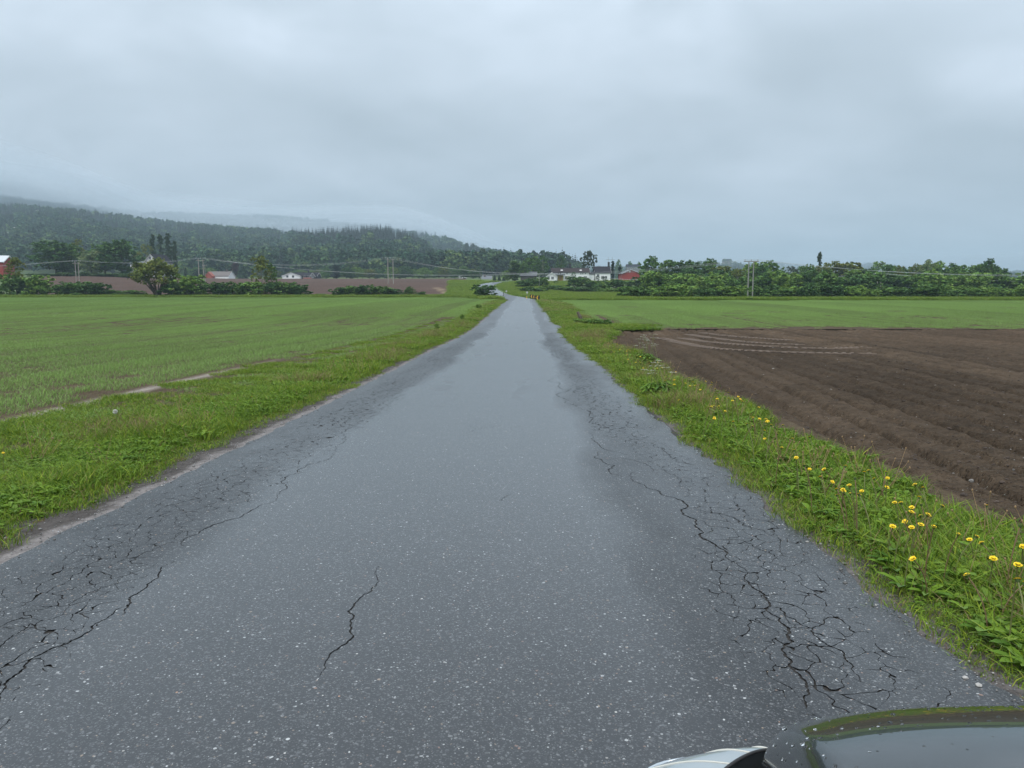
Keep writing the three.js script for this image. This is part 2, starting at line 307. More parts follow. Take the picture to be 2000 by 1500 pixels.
function crackedRoad(f0, f1, cell, minW) {
  const x0 = -3.45, x1 = 2.7, nx = Math.round((x1 - x0) / cell), nf = Math.round((f1 - f0) / cell), W = nx + 1, v = new Float32Array(W * (nf + 1)).fill(1);
  // v > 0 asphalt, v < 0 gap (cells)
  for (let j = 0; j <= nf; j++) {
    const f = f0 + j * cell, eL = edgeL(f), eR = edgeR(f), zl = -2.02 + 0.35 * (noise2(f / 2.3, 7, 87) - 0.5), zr = lerp(1.12, 0.82, sstep(6, 12, f)) + 0.35 * (noise2(f / 1.9, 8, 88) - 0.5), zr2 = lerp(1.66, 1.5, sstep(6, 14, f)) + 0.4 * (noise2(f / 2.9, 9, 89) - 0.5);
    for (let i = 0; i <= nx; i++) {
      const x = x0 + i * cell; let s = Math.min(x - eL, eR - x) / cell;
      if (f > 1.9 && s > -1) {
        let zone = Math.max((1 - sstep(zl - 0.25, zl + 0.05, x)) * sstep(eL + 0.05, eL + 0.4, x) * 0.95, sstep(zr - 0.1, zr + 0.12, x) * (1 - sstep(zr2 - 0.1, zr2 + 0.3, x)));
        if (zone > 0.02) {
          const wx = x + 0.10 * (noise2(x * 7, f * 7, 91) - 0.5) + 0.03 * (noise2(x * 26, f * 26, 93) - 0.5), wf = f + 0.10 * (noise2(x * 7, f * 7, 92) - 0.5) + 0.03 * (noise2(x * 26, f * 26, 94) - 0.5);
          const gx = wx / 0.12, gf = wf / 0.17, ix = Math.floor(gx), jf = Math.floor(gf); let a = 9, b = 9;
          for (let q = -1; q <= 1; q++) for (let r = -1; r <= 1; r++) { const cx = ix + q + 0.1 + 0.8 * hash3(ix + q, jf + r, 5), cf = jf + r + 0.1 + 0.8 * hash3(ix + q, jf + r, 6), d = Math.hypot((gx - cx) * 0.12, (gf - cf) * 0.17); if (d < a) { b = a; a = d; } else if (d < b) b = d; }
          const live = zone * 1.3 - 0.55 * noise2(x * 1.7, f * 1.1, 95) - 0.3 * noise2(x * 6, f * 4, 96);
          const w = live > 0 ? Math.max(minW, 0.0030) * (0.5 + 0.8 * live) : -1;
          if (w > 0) s = Math.min(s, ((b - a) - w) / cell * 0.6);
        }
      }
      v[j * W + i] = s;
    }
  }
  for (const { q, w: w0 } of crackLines) for (let k = 1; k < q.length; k++) {
    const a = q[k - 1], b = q[k]; if (Math.max(a[1], b[1]) < f0 - 0.05 || Math.min(a[1], b[1]) > f1 + 0.05) continue;
    const w = Math.max(w0, minW) * (0.55 + 0.9 * hash3(k, q.length, 3)) / 2 * Math.min(1, 0.35 + 2.5 * Math.min(k, q.length - k) / q.length), m = w + 2 * cell;
    const i0 = Math.max(0, Math.floor((Math.min(a[0], b[0]) - m - x0) / cell)), i1 = Math.min(nx, Math.ceil((Math.max(a[0], b[0]) + m - x0) / cell)), j0 = Math.max(0, Math.floor((Math.min(a[1], b[1]) - m - f0) / cell)), j1 = Math.min(nf, Math.ceil((Math.max(a[1], b[1]) + m - f0) / cell));
    const dx = b[0] - a[0], df = b[1] - a[1], L2 = dx * dx + df * df || 1e-9;
    for (let j = j0; j <= j1; j++) for (let i = i0; i <= i1; i++) { const x = x0 + i * cell, f = f0 + j * cell, t = clamp(((x - a[0]) * dx + (f - a[1]) * df) / L2), d = Math.hypot(x - a[0] - dx * t, f - a[1] - df * t), s = (d - w) / cell; if (s < v[j * W + i]) v[j * W + i] = s; }
  }
  // sums of open nodes let whole blocks of sound asphalt become single quads
  const S = new Int32Array((W + 1) * (nf + 2));
  for (let j = 0; j <= nf; j++) { let row = 0; for (let i = 0; i <= nx; i++) { row += v[j * W + i] <= 0 ? 1 : 0; S[(j + 1) * (W + 1) + i + 1] = S[j * (W + 1) + i + 1] + row; } }
  const open = (i0, j0, i1, j1) => S[(j1 + 1) * (W + 1) + i1 + 1] - S[j0 * (W + 1) + i1 + 1] - S[(j1 + 1) * (W + 1) + i0] + S[j0 * (W + 1) + i0];
  const P = [], prof = new Float32Array(nf + 1); for (let j = 0; j <= nf; j++) prof[j] = ground(0, f0 + j * cell) + ROADLIFT;
  const put = (i, j) => { const jj = Math.min(Math.floor(j), nf - 1); P.push(x0 + i * cell, lerp(prof[jj], prof[jj + 1], j - jj), -(f0 + j * cell)); };
  const poly = (pts) => { for (let k = 2; k < pts.length; k++) { put(...pts[0]); put(...pts[k - 1]); put(...pts[k]); } };
  const visit = (i, j, n) => {
    const i1 = Math.min(i + n, nx), j1 = Math.min(j + n, nf); if (i >= nx || j >= nf) return;
    const o = open(i, j, i1, j1); if (o === (i1 - i + 1) * (j1 - j + 1)) return;
    if (!o) { poly([[i, j], [i1, j], [i1, j1], [i, j1]]); return; }
    if (n > 1) { const h = n >> 1; visit(i, j, h); visit(i + h, j, h); visit(i, j + h, h); visit(i + h, j + h, h); return; }
    const c = [[i, j], [i + 1, j], [i + 1, j + 1], [i, j + 1]], s = c.map(([a, b]) => v[b * W + a]), pts = [];
    for (let k = 0; k < 4; k++) { const l = (k + 1) % 4; if (s[k] > 0) pts.push(c[k]); if ((s[k] > 0) !== (s[l] > 0)) { const t = s[k] / (s[k] - s[l]); pts.push([lerp(c[k][0], c[l][0], t), lerp(c[k][1], c[l][1], t)]); } }
    if (pts.length > 2) poly(pts);
  };
  for (let j = 0; j < nf; j += 64) for (let i = 0; i < nx; i += 64) visit(i, j, 64);
  const g = new THREE.BufferGeometry(); g.setAttribute('position', new THREE.Float32BufferAttribute(P, 3)); g.setAttribute('normal', new THREE.Float32BufferAttribute(slopeNormals(P), 3));
  return roadUV(g);
}
{
  const plain = (f0, f1, nj) => roadUV(sheet(24, nj, (u, w) => { const f = lerp(f0, f1, w); return [lerp(edgeL(f), edgeR(f), u), f, ROADLIFT]; }));
  const back = plain(-25, 1.2, 60), far = plain(40, 128, 420);
  // the far bend up the slope
  const path = [[-0.6, 110], [-0.6, 128], [-0.9, 140], [-2.4, 156], [-4.6, 172], [-7.2, 190], [-9.8, 210], [-12, 230], [-13.4, 250], [-12.8, 272], [-9, 294], [-3, 310], [4, 318]].map(([x, f]) => new THREE.Vector3(x, 0, f));
  const curve = new THREE.CatmullRomCurve3(path), nS = 260, start = 0.0;
  const P = [], idx = []; let made = 0;
  for (let k = 0; k <= nS; k++) {
    const c = curve.getPointAt(k / nS), t = curve.getTangentAt(k / nS); if (c.z < 127.9) continue;
    for (let i = 0; i <= 6; i++) { const o = lerp(-2.55, 2.55, i / 6), x = c.x + t.z * o, f = c.z - t.x * o; P.push(x, ground(x, f) + (f < 150 ? ROADLIFT : 0.09), -f); }
    if (made++) for (let i = 0; i < 6; i++) { const a = (made - 2) * 7 + i, b = a + 1, d = a + 7, e = d + 1; idx.push(a, b, e, a, e, d); }
  }
  const bend = new THREE.BufferGeometry(); bend.setAttribute('position', new THREE.Float32BufferAttribute(P, 3)); bend.setIndex(idx); bend.computeVertexNormals(); roadUV(bend);
  const near = crackedRoad(1.2, 9.2, 0.0032, 0.0034), mid0 = crackedRoad(9.2, 20, 0.0065, 0.006), mid = crackedRoad(20, 40, 0.0125, 0.011);
  const all = [back, near, mid0, mid, far, bend].map((g) => g.index ? g.toNonIndexed() : g).map((g) => { for (const k of Object.keys(g.attributes)) if (!['position', 'normal', 'uv', 'uv1'].includes(k)) g.deleteAttribute(k); return g; });
  structure('road', mergeGeometries(all), roadMat);
  // the old dark base showing at the bottom of the cracks
  structure('road_base', sheet(4, 200, (u, w) => { const f = lerp(1, 41, w); return [lerp(-3.05, 1.85, u), f, ROADLIFT - 0.009]; }), std(0.024, 0.022, 0.02, 0.95));
}

// ───────────────────────── shoulders, verges, fields ─────────────────────────
const soilTex = (() => {
  const N = 1024, hg = new Float32Array(N * N), cl = new Float32Array(N * N * 3), R = rng(5);
  for (let j = 0; j < N; j++) for (let i = 0; i < N; i++) {
    let a = 0; for (const [p, w] of [[32, 0.4], [80, 0.3], [200, 0.2], [512, 0.1]]) a += w * tnoise(i * p / N, j * p / N, p, p);
    hg[j * N + i] = a; const v = 0.6 + 0.8 * a; cl.set([0.075 * v, 0.053 * v, 0.041 * v], (j * N + i) * 3);
  }
  const put = (n, rmin, rmax, colour, lift) => { for (let s = 0; s < n; s++) { const r = rmin + R() * (rmax - rmin), cx = R() * N, cy = R() * N, e = 0.6 + 0.5 * R(), c = colour(R), B = Math.ceil(r); for (let y = -B; y <= B; y++) for (let x = -B; x <= B; x++) { const d = (x * x + y * y / (e * e)) / (r * r); if (d > 1) continue; const k = ((Math.round(cy) + y + N) % N) * N + (Math.round(cx) + x + N) % N; hg[k] = Math.min(1, hg[k] + lift * (1 - d)); if (c) for (let h = 0; h < 3; h++) cl[k * 3 + h] = c[h] * (0.8 + 0.4 * hash3(x, y, s)); } } };
  put(2600, 3, 11, () => null, 0.5);
  put(500, 1.2, 2.6, (R) => { const v = 0.14 + 0.22 * R(); return [v, v * 0.93, v * 0.85]; }, 0.4);
  put(900, 1, 2.4, (R) => { const v = 0.13 + 0.1 * R(); return [v, v * 0.78, v * 0.5]; }, 0.2);
  return {
    map: dataTex(N, N, (d) => { for (let k = 0; k < N * N; k++) { for (let h = 0; h < 3; h++) d[k * 4 + h] = toS(cl[k * 3 + h] / 0.3); d[k * 4 + 3] = 255; } }, true),
    bump: dataTex(N, N, (d) => { for (let k = 0; k < N * N; k++) { const v = Math.round(255 * clamp(hg[k])); d[k * 4] = d[k * 4 + 1] = d[k * 4 + 2] = v; d[k * 4 + 3] = 255; } }),
  };
})();
const soilMat = (r, g, b, tile, bump) => new THREE.MeshPhysicalMaterial({ color: new THREE.Color().setRGB(0.3 * r, 0.3 * g, 0.3 * b), map: scaled(soilTex.map, 1 / tile), bumpMap: scaled(soilTex.bump, 1 / tile), bumpScale: bump, roughness: 1, specularIntensity: 0.15, vertexColors: true });
// gravel shoulders: pale sand swept against the asphalt, darker grit beyond
{
  const tint = (edge, side) => (x, f) => {
    const d = side * (x - edge(f)), n = fbm2(x * 9, f * 3, 3, 41), m = fbm2(x * 30, f * 22, 2, 42);
    const sand = sstep(-0.14, 0.0, d) * (1 - sstep(0.04 + 0.1 * n, 0.1 + 0.16 * n, d)) * (side < 0 ? 1 : 0.3) * sstep(0.25, 0.6, n + 0.22), v = 0.75 + 0.5 * m;
    return [lerp(0.95, 2.3, sand) * v, lerp(1.22, 3.0, sand) * v, lerp(1.5, 3.8, sand) * v];
  };
  const strips = [[-4.1, -3.0, edgeL, -1, -20, 2, 4], [-4.1, -3.0, edgeL, -1, 2, 30, 1], [-4.1, -3.0, edgeL, -1, 30, 128, 5], [1.7, 3.1, edgeR, 1, -20, 2, 4], [1.7, 3.1, edgeR, 1, 2, 30, 1], [1.7, 3.1, edgeR, 1, 30, 128, 5]];
  const m = soilMat(1, 1, 1, 1.6, 0.012);
  for (const [a, b, e, s, f0, f1, q] of strips) structure('road_shoulder', sheet(q === 1 ? 30 : 14, Math.round((f1 - f0) / (0.05 * q)), (u, w) => { const x = lerp(a, b, u), f = lerp(f0, f1, w); return [x, f, 0.012 + 0.012 * (fbm2(x * 5, f * 5, 2, 43) - 0.5)]; }, tint(e, s), 1), m);
}
// verges and the field on the left (brown soil between the young plants)
const track = (x, f) => Math.exp(-(((x + 7.05 - 0.12 * (noise2(f / 5, 1, 45) - 0.5)) / 0.15) ** 2)) * sstep(23, 15, f);
{
  const t1 = (x, f) => { const n = fbm2(x * 1.2, f * 1.2, 4, 46), k = track(x, f) * (0.5 + n); return [lerp(1.05, 3.3, k), lerp(1.12, 4.1, k), lerp(0.95, 4.6, k)].map((v) => v * (0.75 + 0.5 * n)); };
  const m = soilMat(1, 1, 1, 2.3, 0.03);
  structure('verge_ground', sheet(16, 420, (u, w) => { const f = -20 + 185 * w * w + 0; return [lerp(-5.6, -3.5, u), f, 0.01]; }, t1), m);
  structure('verge_ground', sheet(14, 420, (u, w) => { const f = -20 + 148 * w * w; return [lerp(2.35, 3.6, u), f, 0.01]; }, t1), m);
  structure('crop_field', sheet(170, 220, (u, w) => { const f = -20 + 185 * Math.pow(w, 1.4), X = 30 + 0.95 * Math.max(f, 0); return [-5.5 - X * Math.pow(u, 1.7), f, 0.016 + 0.03 * (fbm2(u * 300, f * 1.5, 2, 47) - 0.5)]; }, t1), m);
  structure('crop_field', sheet(150, 120, (u, w) => { const f = lerp(45.5, 128, w), X = 50 + 0.8 * f; return [3.4 + X * Math.pow(u, 1.4), f, 0.0]; }, t1), m);
}
// the harrowed field on the right
const prints = [[[1290, 660], [1330, 669], [1400, 680], [1500, 686], [1600, 689], [1700, 690]], [[1330, 660], [1400, 669], [1500, 676], [1600, 680], [1690, 678]], [[1345, 653], [1400, 661], [1480, 669], [1560, 673]], [[1372, 650], [1450, 658], [1540, 664]]].map((t) => new THREE.CatmullRomCurve3(t.map(([x, y]) => { const [a, b] = onGround(x, y); return new THREE.Vector3(a, 0, b); })));
const pressed = new Set(); for (const c of prints) { const n = Math.floor(c.getLength() / 0.1); for (let i = 0; i <= n; i++) { const p = c.getPointAt(i / n); for (let a = -1; a <= 1; a++) for (let b = -1; b <= 1; b++) pressed.add(Math.floor(p.x / 0.3 + a) * 10000 + Math.floor(p.z / 0.3 + b)); } }
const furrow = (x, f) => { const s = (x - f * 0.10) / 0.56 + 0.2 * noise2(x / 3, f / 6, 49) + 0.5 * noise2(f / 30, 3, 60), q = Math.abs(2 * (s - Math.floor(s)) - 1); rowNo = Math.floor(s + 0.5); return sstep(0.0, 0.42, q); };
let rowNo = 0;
const soilEdge = (f) => 3.22 + 0.25 * (noise2(f / 1.7, 3, 48) - 0.5) + 1.6 * sstep(30, 44, f);
function soilLift(x, f) {
  if (pressed.has(Math.floor(x / 0.3) * 10000 + Math.floor(f / 0.3))) return -0.035 + 0.02 * (fbm2(x * 3.1, f * 3.1, 2, 51) - 0.5);
  const dir = 0.11, s = (x - f * dir), row = furrow(x, f), broad = fbm2(s / 1.9, f / 14, 2, 50);
  const clod = fbm2(x * 3.1, f * 3.1, 4, 51), fine = fbm2(x * 11, f * 11, 2, 52);
  return -0.12 + 0.10 * row * (0.35 + 1.1 * broad) + 0.085 * (clod - 0.5) + 0.045 * (fine - 0.5) + 0.07 * (broad - 0.5) + (x < soilEdge(f) + 0.25 ? -0.0 : 0);
}
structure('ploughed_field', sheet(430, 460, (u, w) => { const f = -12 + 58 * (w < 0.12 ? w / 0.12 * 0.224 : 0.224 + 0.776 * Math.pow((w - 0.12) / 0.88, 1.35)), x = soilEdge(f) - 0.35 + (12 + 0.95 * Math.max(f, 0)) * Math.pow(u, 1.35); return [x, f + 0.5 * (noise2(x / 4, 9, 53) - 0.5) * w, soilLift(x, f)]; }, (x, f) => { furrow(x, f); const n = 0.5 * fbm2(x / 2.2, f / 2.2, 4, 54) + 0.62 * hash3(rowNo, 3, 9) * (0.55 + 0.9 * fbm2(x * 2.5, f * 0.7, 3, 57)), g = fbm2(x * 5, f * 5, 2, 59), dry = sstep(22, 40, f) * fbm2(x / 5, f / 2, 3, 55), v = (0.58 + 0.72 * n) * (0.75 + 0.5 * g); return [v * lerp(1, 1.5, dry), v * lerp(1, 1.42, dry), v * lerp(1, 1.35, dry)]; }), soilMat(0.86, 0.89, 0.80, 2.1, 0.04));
// the brown field on the far slope
structure('ploughed_field', sheet(120, 90, (u, w) => { const f = lerp(174, 452, w); return [f * lerp(-0.66, -0.077 - 0.004 * w, u), f, 0.1]; }, (x, f) => {
  const a = x / f, n = fbm2(x / 14, f / 14, 3, 56), tr = Math.exp(-(((a - lerp(-0.104, -0.121, (f - 180) / 50)) / 0.0022) ** 2)) * sstep(240, 225, f), tr2 = Math.exp(-(((a - lerp(-0.096, -0.116, (f - 180) / 50)) / 0.0022) ** 2)) * sstep(240, 225, f), k = Math.min(1, tr + tr2);
  const v = (0.85 + 0.4 * n) * 1.05; return [v * lerp(1, 2.4, k), v * lerp(0.94, 2.6, k), v * lerp(0.98, 2.2, k)];
}), soilMat(1, 1, 1, 4, 0.05));
// ───────────────────────── low plants ─────────────────────────
const M4 = new THREE.Matrix4(), Q = new THREE.Quaternion(), V = new THREE.Vector3(), S3 = new THREE.Vector3(), UPV = new THREE.Vector3(0, 1, 0), NRM = new THREE.Vector3(), Q2 = new THREE.Quaternion();
function onLand(x, f, turn, sx, sy = sx, lift = 0, tilt = true) {
  const e = Math.max(0.3, f * 0.005); NRM.set(-(ground(x + e, f) - ground(x - e, f)) / (2 * e), 1, (ground(x, f + e) - ground(x, f - e)) / (2 * e)).normalize();
  Q.setFromAxisAngle(UPV, turn); if (tilt) Q.premultiply(Q2.setFromUnitVectors(UPV, NRM));
  return new THREE.Matrix4().compose(V.set(x, ground(x, f) + lift, -f), Q, S3.set(sx, sy, sx));
}
const leafMat = (rough = 0.6) => new THREE.MeshPhysicalMaterial({ vertexColors: true, roughness: rough, side: THREE.DoubleSide, transmission: 0.28, thickness: 0, specularIntensity: 0.6 });
const grassMat = new THREE.MeshPhysicalMaterial({ vertexColors: true, roughness: 0.75, side: THREE.DoubleSide, transmission: 0.3, thickness: 0, specularIntensity: 0.35 });
const PAL = { deep: [0.058, 0.140, 0.016], mid: [0.10, 0.205, 0.018], lush: [0.160, 0.275, 0.020], lime: [0.275, 0.345, 0.030], straw: [0.27, 0.21, 0.10], brown: [0.14, 0.08, 0.045], wheat: [0.21, 0.345, 0.095], wheat2: [0.285, 0.42, 0.14] };
const mix3 = (a, b, t) => [lerp(a[0], b[0], t), lerp(a[1], b[1], t), lerp(a[2], b[2], t)];
function blade(T, R, x, z, h, w, lean, dir, col, seg = 2) {
  const fx = Math.cos(dir), fz = Math.sin(dir), th = R() * 6.283, sx = Math.cos(th) * w / 2, sz = Math.sin(th) * w / 2;
  const at = (t) => [x + fx * lean * h * t * t, h * t * (1 - 0.25 * lean * t), z + fz * lean * h * t * t];
  if (seg === 1) { const t = at(1), b = [x, 0, z]; T.tri([b[0] - sx, 0, b[2] - sz], [b[0] + sx, 0, b[2] + sz], t, col); return; }
  const b = at(0), m = at(0.55), t = at(1);
  T.quad([b[0] - sx * 0.7, b[1], b[2] - sz * 0.7], [b[0] + sx * 0.7, b[1], b[2] + sz * 0.7], [m[0] + sx, m[1], m[2] + sz], [m[0] - sx, m[1], m[2] - sz], col);
  T.tri([m[0] - sx, m[1], m[2] - sz], [m[0] + sx, m[1], m[2] + sz], t, col);
}
function leaf(T, R, x, y, z, L, W, dir, rise, col) {
  const fx = Math.cos(dir), fz = Math.sin(dir), px = -fz, pz = fx;
  const at = (t, s, up) => [x + fx * L * t + px * W * s, y + L * t * rise - L * 0.35 * t * t + up, z + fz * L * t + pz * W * s];
  const a = at(0, 0, 0), b = at(0.35, 0.4, 0.012), c = at(0.35, -0.4, 0.012), d = at(0.72, 0.42, 0.006), e = at(0.72, -0.42, 0.006), g = at(1, 0, 0), m1 = at(0.35, 0, 0), m2 = at(0.72, 0, 0);
  T.tri(a, b, m1, col); T.tri(a, m1, c, col); T.quad(m1, b, d, m2, col); T.quad(c, m1, m2, e, col); T.tri(m2, d, g, col); T.tri(e, m2, g, col);
}
function vergePatch(seed, o) {
  const R = rng(seed), T = new Tri(), s = 0.5;
  for (let i = 0; i < o.blades; i++) {
    const x = (R() - 0.5) * s * 1.25, z = (R() - 0.5) * s * 1.25, q = R();
    const c = q < o.straw ? mix3(PAL.straw, PAL.brown, R() * 0.6) : mix3(mix3(PAL.deep, PAL.lush, R()), PAL.lime, R() < 0.25 ? R() * o.lime * 2 : R() * o.lime * 0.5);
    blade(T, R, x, z, o.h * (0.45 + 0.75 * R()) * (q < o.straw ? 1.1 : 1), o.w * (0.6 + 0.7 * R()), 0.2 + 0.9 * R(), R() * 6.283, c);
  }
  for (let i = 0; i < o.leaves; i++) {
    const x = (R() - 0.5) * s, z = (R() - 0.5) * s, k = 3 + Math.floor(R() * 4), c = mix3(PAL.deep, PAL.lush, R() * 0.9), y = R() * o.h * 0.45, t0 = R() * 6;
    for (let j = 0; j < k; j++) leaf(T, R, x, y, z, o.leafL * (0.6 + 0.6 * R()), o.leafL * (0.35 + 0.25 * R()), t0 + j * 6.283 / k + R() * 0.5, 0.45 + 0.5 * R(), mix3(c, PAL.lime, R() * 0.25));
  }
  return T.geo();
}
const VP = [
  vergePatch(1, { blades: 470, leaves: 16, h: 0.15, w: 0.006, lime: 0.6, straw: 0.05, leafL: 0.05 }),
  vergePatch(2, { blades: 240, leaves: 60, h: 0.14, w: 0.006, lime: 0.4, straw: 0.04, leafL: 0.06 }),
  vergePatch(3, { blades: 400, leaves: 18, h: 0.19, w: 0.006, lime: 0.75, straw: 0.08, leafL: 0.09 }),
  vergePatch(4, { blades: 420, leaves: 10, h: 0.09, w: 0.005, lime: 0.75, straw: 0.12, leafL: 0.04 }),   // trampled edge
  vergePatch(5, { blades: 300, leaves: 6, h: 0.28, w: 0.005, lime: 0.6, straw: 0.45, leafL: 0.05 }),     // dry seeding stems
];
{
  const R = rng(11), put = VP.map(() => []);
  const spread = (side, f0, f1, x0, x1, step, scale) => {
    for (let f = f0; f < f1; f += step) for (let x = x0; x < x1; x += step) {
      const X = x + (R() - 0.5) * step, F = f + (R() - 0.5) * step;
      const inner = side < 0 ? edgeL(F) - 0.26 - 0.26 * fbm2(F / 1.1, 1, 2, 31) : edgeR(F) + 0.03 + 0.22 * fbm2(F / 1.1, 2, 2, 32);
      const outer = side < 0 ? -4.75 - 0.8 * fbm2(F / 2, 3, 2, 33) : soilEdge(F) - 0.10 + 0.4 * (noise2(F / 0.8, 4, 34) - 0.5);
      const d = side < 0 ? inner - X : X - inner, e = side < 0 ? X - outer : outer - X;
      if (d < 0.05 || e < 0) continue;
      const n = fbm2(X * 1.1, F * 0.8, 3, 35); let k;
      if (d < 0.28 + 0.15 * n) k = 3; else if (n > (side > 0 ? 0.51 : 0.55)) k = 1; else if (n > 0.45) k = 0; else if (n > 0.36) k = 2; else k = R() < 0.55 ? 4 : 2;
      if (k === 4 && F < 8 && R() < 0.6) k = 2;
      const s = scale * (0.75 + 0.5 * R()) * (k === 3 ? 0.8 : 1), hgt = (0.55 + 0.7 * fbm2(X * 0.9, F * 0.6, 2, 36)) * (side < 0 && e < 0.7 ? 0.7 : 1);
      put[k].push(onLand(X, F, R() * 6.283, s, s * hgt / Math.sqrt(scale), 0.005));
    }
  };
  for (const [s, a, b] of [[-1, -6.2, -3.3], [1, 1.9, 5.4]]) { spread(s, -6, 2, a, b, 0.36, 1); spread(s, 2, 14, a, b, 0.2, 1); spread(s, 14, 34, a, b, 0.27, 1.2); spread(s, 34, 70, a, b, 0.4, 1.5); spread(s, 70, 130, a, b, 0.7, 2.2); }
  // thin grass running on between verge and crop, and around the culvert
  for (let i = 0; i < 420; i++) { const f = 3 + 60 * R() * R(), x = -5 - 1.9 * R(); if (track(x, f) > 0.25) continue; put[R() < 0.5 ? 3 : 0].push(onLand(x, f, R() * 6, 0.7 + 0.5 * R(), 0.5 + 0.4 * R(), 0.0)); }
  for (let i = 0; i < 260; i++) { const f = 44 + 6 * R(), x = 3 + 5.5 * R() * R(); put[R() < 0.6 ? 1 : 2].push(onLand(x, f, R() * 6, 1.3 + R(), 1.0 + 0.8 * R(), 0)); }
  VP.forEach((g, i) => { stuff(['verge_grass', 'verge_clover', 'verge_tall_grass', 'verge_short_grass', 'verge_dry_grass'][i], g, grassMat, put[i]); });
  // field edges, ditch and slope grass farther off
  const far = [[], []];
  const strip = (n, f0, f1, a0, a1, s) => { for (let i = 0; i < n; i++) { const f = lerp(f0, f1, R()), x = f * lerp(a0, a1, R()); far[R() < 0.5 ? 0 : 1].push(onLand(x, f, R() * 6.28, s * (0.7 + 0.6 * R()), s * (0.5 + 0.6 * R()), -0.05)); } };
  strip(2600, 127.5, 137, -0.005, 0.78, 4); strip(2400, 163, 174, -0.8, -0.03, 4); strip(3000, 150, 300, -0.07, 0.05, 4.5); strip(900, 180, 330, -0.1, -0.06, 4.5); strip(900, 140, 170, -0.05, -0.02, 4); strip(1600, 270, 330, 0.0, 0.16, 5); strip(2200, 136, 205, 0.015, 0.17, 4.5);
  // keep the bend of the road clear
  const bendAt = pchip([[110, -0.6], [128, -0.6], [140, -0.9], [156, -2.4], [172, -4.6], [190, -7.2], [210, -9.8], [230, -12], [250, -13.4], [272, -12.8], [294, -9], [310, -3]]);
  const clear = (m) => { const f = -m.elements[14], x = m.elements[12]; return f > 325 || Math.abs(x - bendAt(f)) > 4.6; };
  stuff('meadow_grass', VP[0], grassMat, far[0].filter(clear)); stuff('meadow_grass', VP[2], grassMat, far[1].filter(clear));
}
// young cereal in drilled rows
function cropPatch(seed, size, row, gap, h, w, seg) {
  const R = rng(seed), T = new Tri();
  for (let x = -size / 2 + row / 2; x < size / 2; x += row) for (let z = -size / 2; z < size / 2; z += gap) {
    const X = x + (R() - 0.5) * row * 0.22, Z = z + (R() - 0.5) * gap; if (R() < 0.06) continue;
    for (let k = 0; k < 3; k++) blade(T, R, X, Z, h * (0.6 + 0.6 * R()), w * (0.7 + 0.6 * R()), 0.25 + 0.9 * R(), R() * 6.283, mix3(mix3(PAL.wheat, PAL.wheat2, R()), PAL.lush, R() * 0.35), seg);
  }
  return T.geo();
}
{
  const A = [cropPatch(21, 0.5, 0.125, 0.05, 0.12, 0.007, 2), cropPatch(22, 0.5, 0.125, 0.05, 0.11, 0.007, 2)], B = [cropPatch(23, 2.4, 0.15, 0.07, 0.16, 0.013, 1), cropPatch(24, 2.4, 0.15, 0.07, 0.15, 0.013, 1)], R = rng(77), pa = [[], []], pb = [[], []], tone = new Map(), grey = (v) => new THREE.Color().setRGB(v, v * (0.97 + 0.03 * v), v * 0.97);
  const lay = (put, f0, f1, step, x0, xEnd, thin) => { for (let f = f0; f < f1; f += step) for (let x = x0; Math.abs(x) < Math.abs(xEnd(f)); x += Math.sign(x0) * step) {
    const n = fbm2(x / 6, f / 11, 3, 37), t = thin(x, f); if (R() < t || (x > -8.5 && track(x, f) > 0.12)) continue;
    const col = Math.round(x / step), drill = hash3(col, 7, 7), m = onLand(x + (R() - 0.5) * 0.04, f + (R() - 0.5) * 0.3 * step, R() < 0.5 ? 0 : Math.PI, 1, (0.62 + 0.6 * n) * (0.7 + 0.55 * drill) * (1 - 0.4 * t), 0.0);
    if (step < 1 && drill < 0.09 && R() < 0.75) continue;
    tone.set(m, grey(0.80 + 0.22 * drill + 0.25 * (fbm2(x / 9, f / 16, 3, 140) - 0.5))); put[R() < 0.5 ? 0 : 1].push(m);
  } };
  const wearL = (x, f) => clamp(0.6 * (1 - sstep(5.6, 8.2, -x)) * (0.45 + 0.8 * fbm2(x * 1.6, f / 2, 3, 38)) + (fbm2(x / 1.5, f / 5, 3, 39) > 0.68 ? 0.3 : 0));
  lay(pa, 1.5, 62, 0.5, -5.6, (f) => 6 + 0.86 * f, wearL);
  lay(pb, 62, 165, 2.4, -6.4, (f) => 6 + 0.86 * f, () => 0);
  const wearR = (x, f) => clamp(0.9 * (1 - sstep(46.2, 50, f + 2.2 * noise2(x / 5, 2, 40))) + (fbm2(x / 3, f / 2, 3, 44) > 0.62 ? 0.35 : 0) * sstep(95, 70, f));
  lay(pa, 46, 66, 0.5, 4.6, (f) => 6 + 0.8 * f, wearR);
  lay(pb, 66, 129, 2.4, 4.4, (f) => 8 + 0.84 * f, wearR);
  A.forEach((g, i) => { stuff('cereal_crop', g, grassMat, pa[i], pa[i].map((m) => tone.get(m))); }); B.forEach((g, i) => { stuff('cereal_crop', g, grassMat, pb[i], pb[i].map((m) => tone.get(m))); });
}
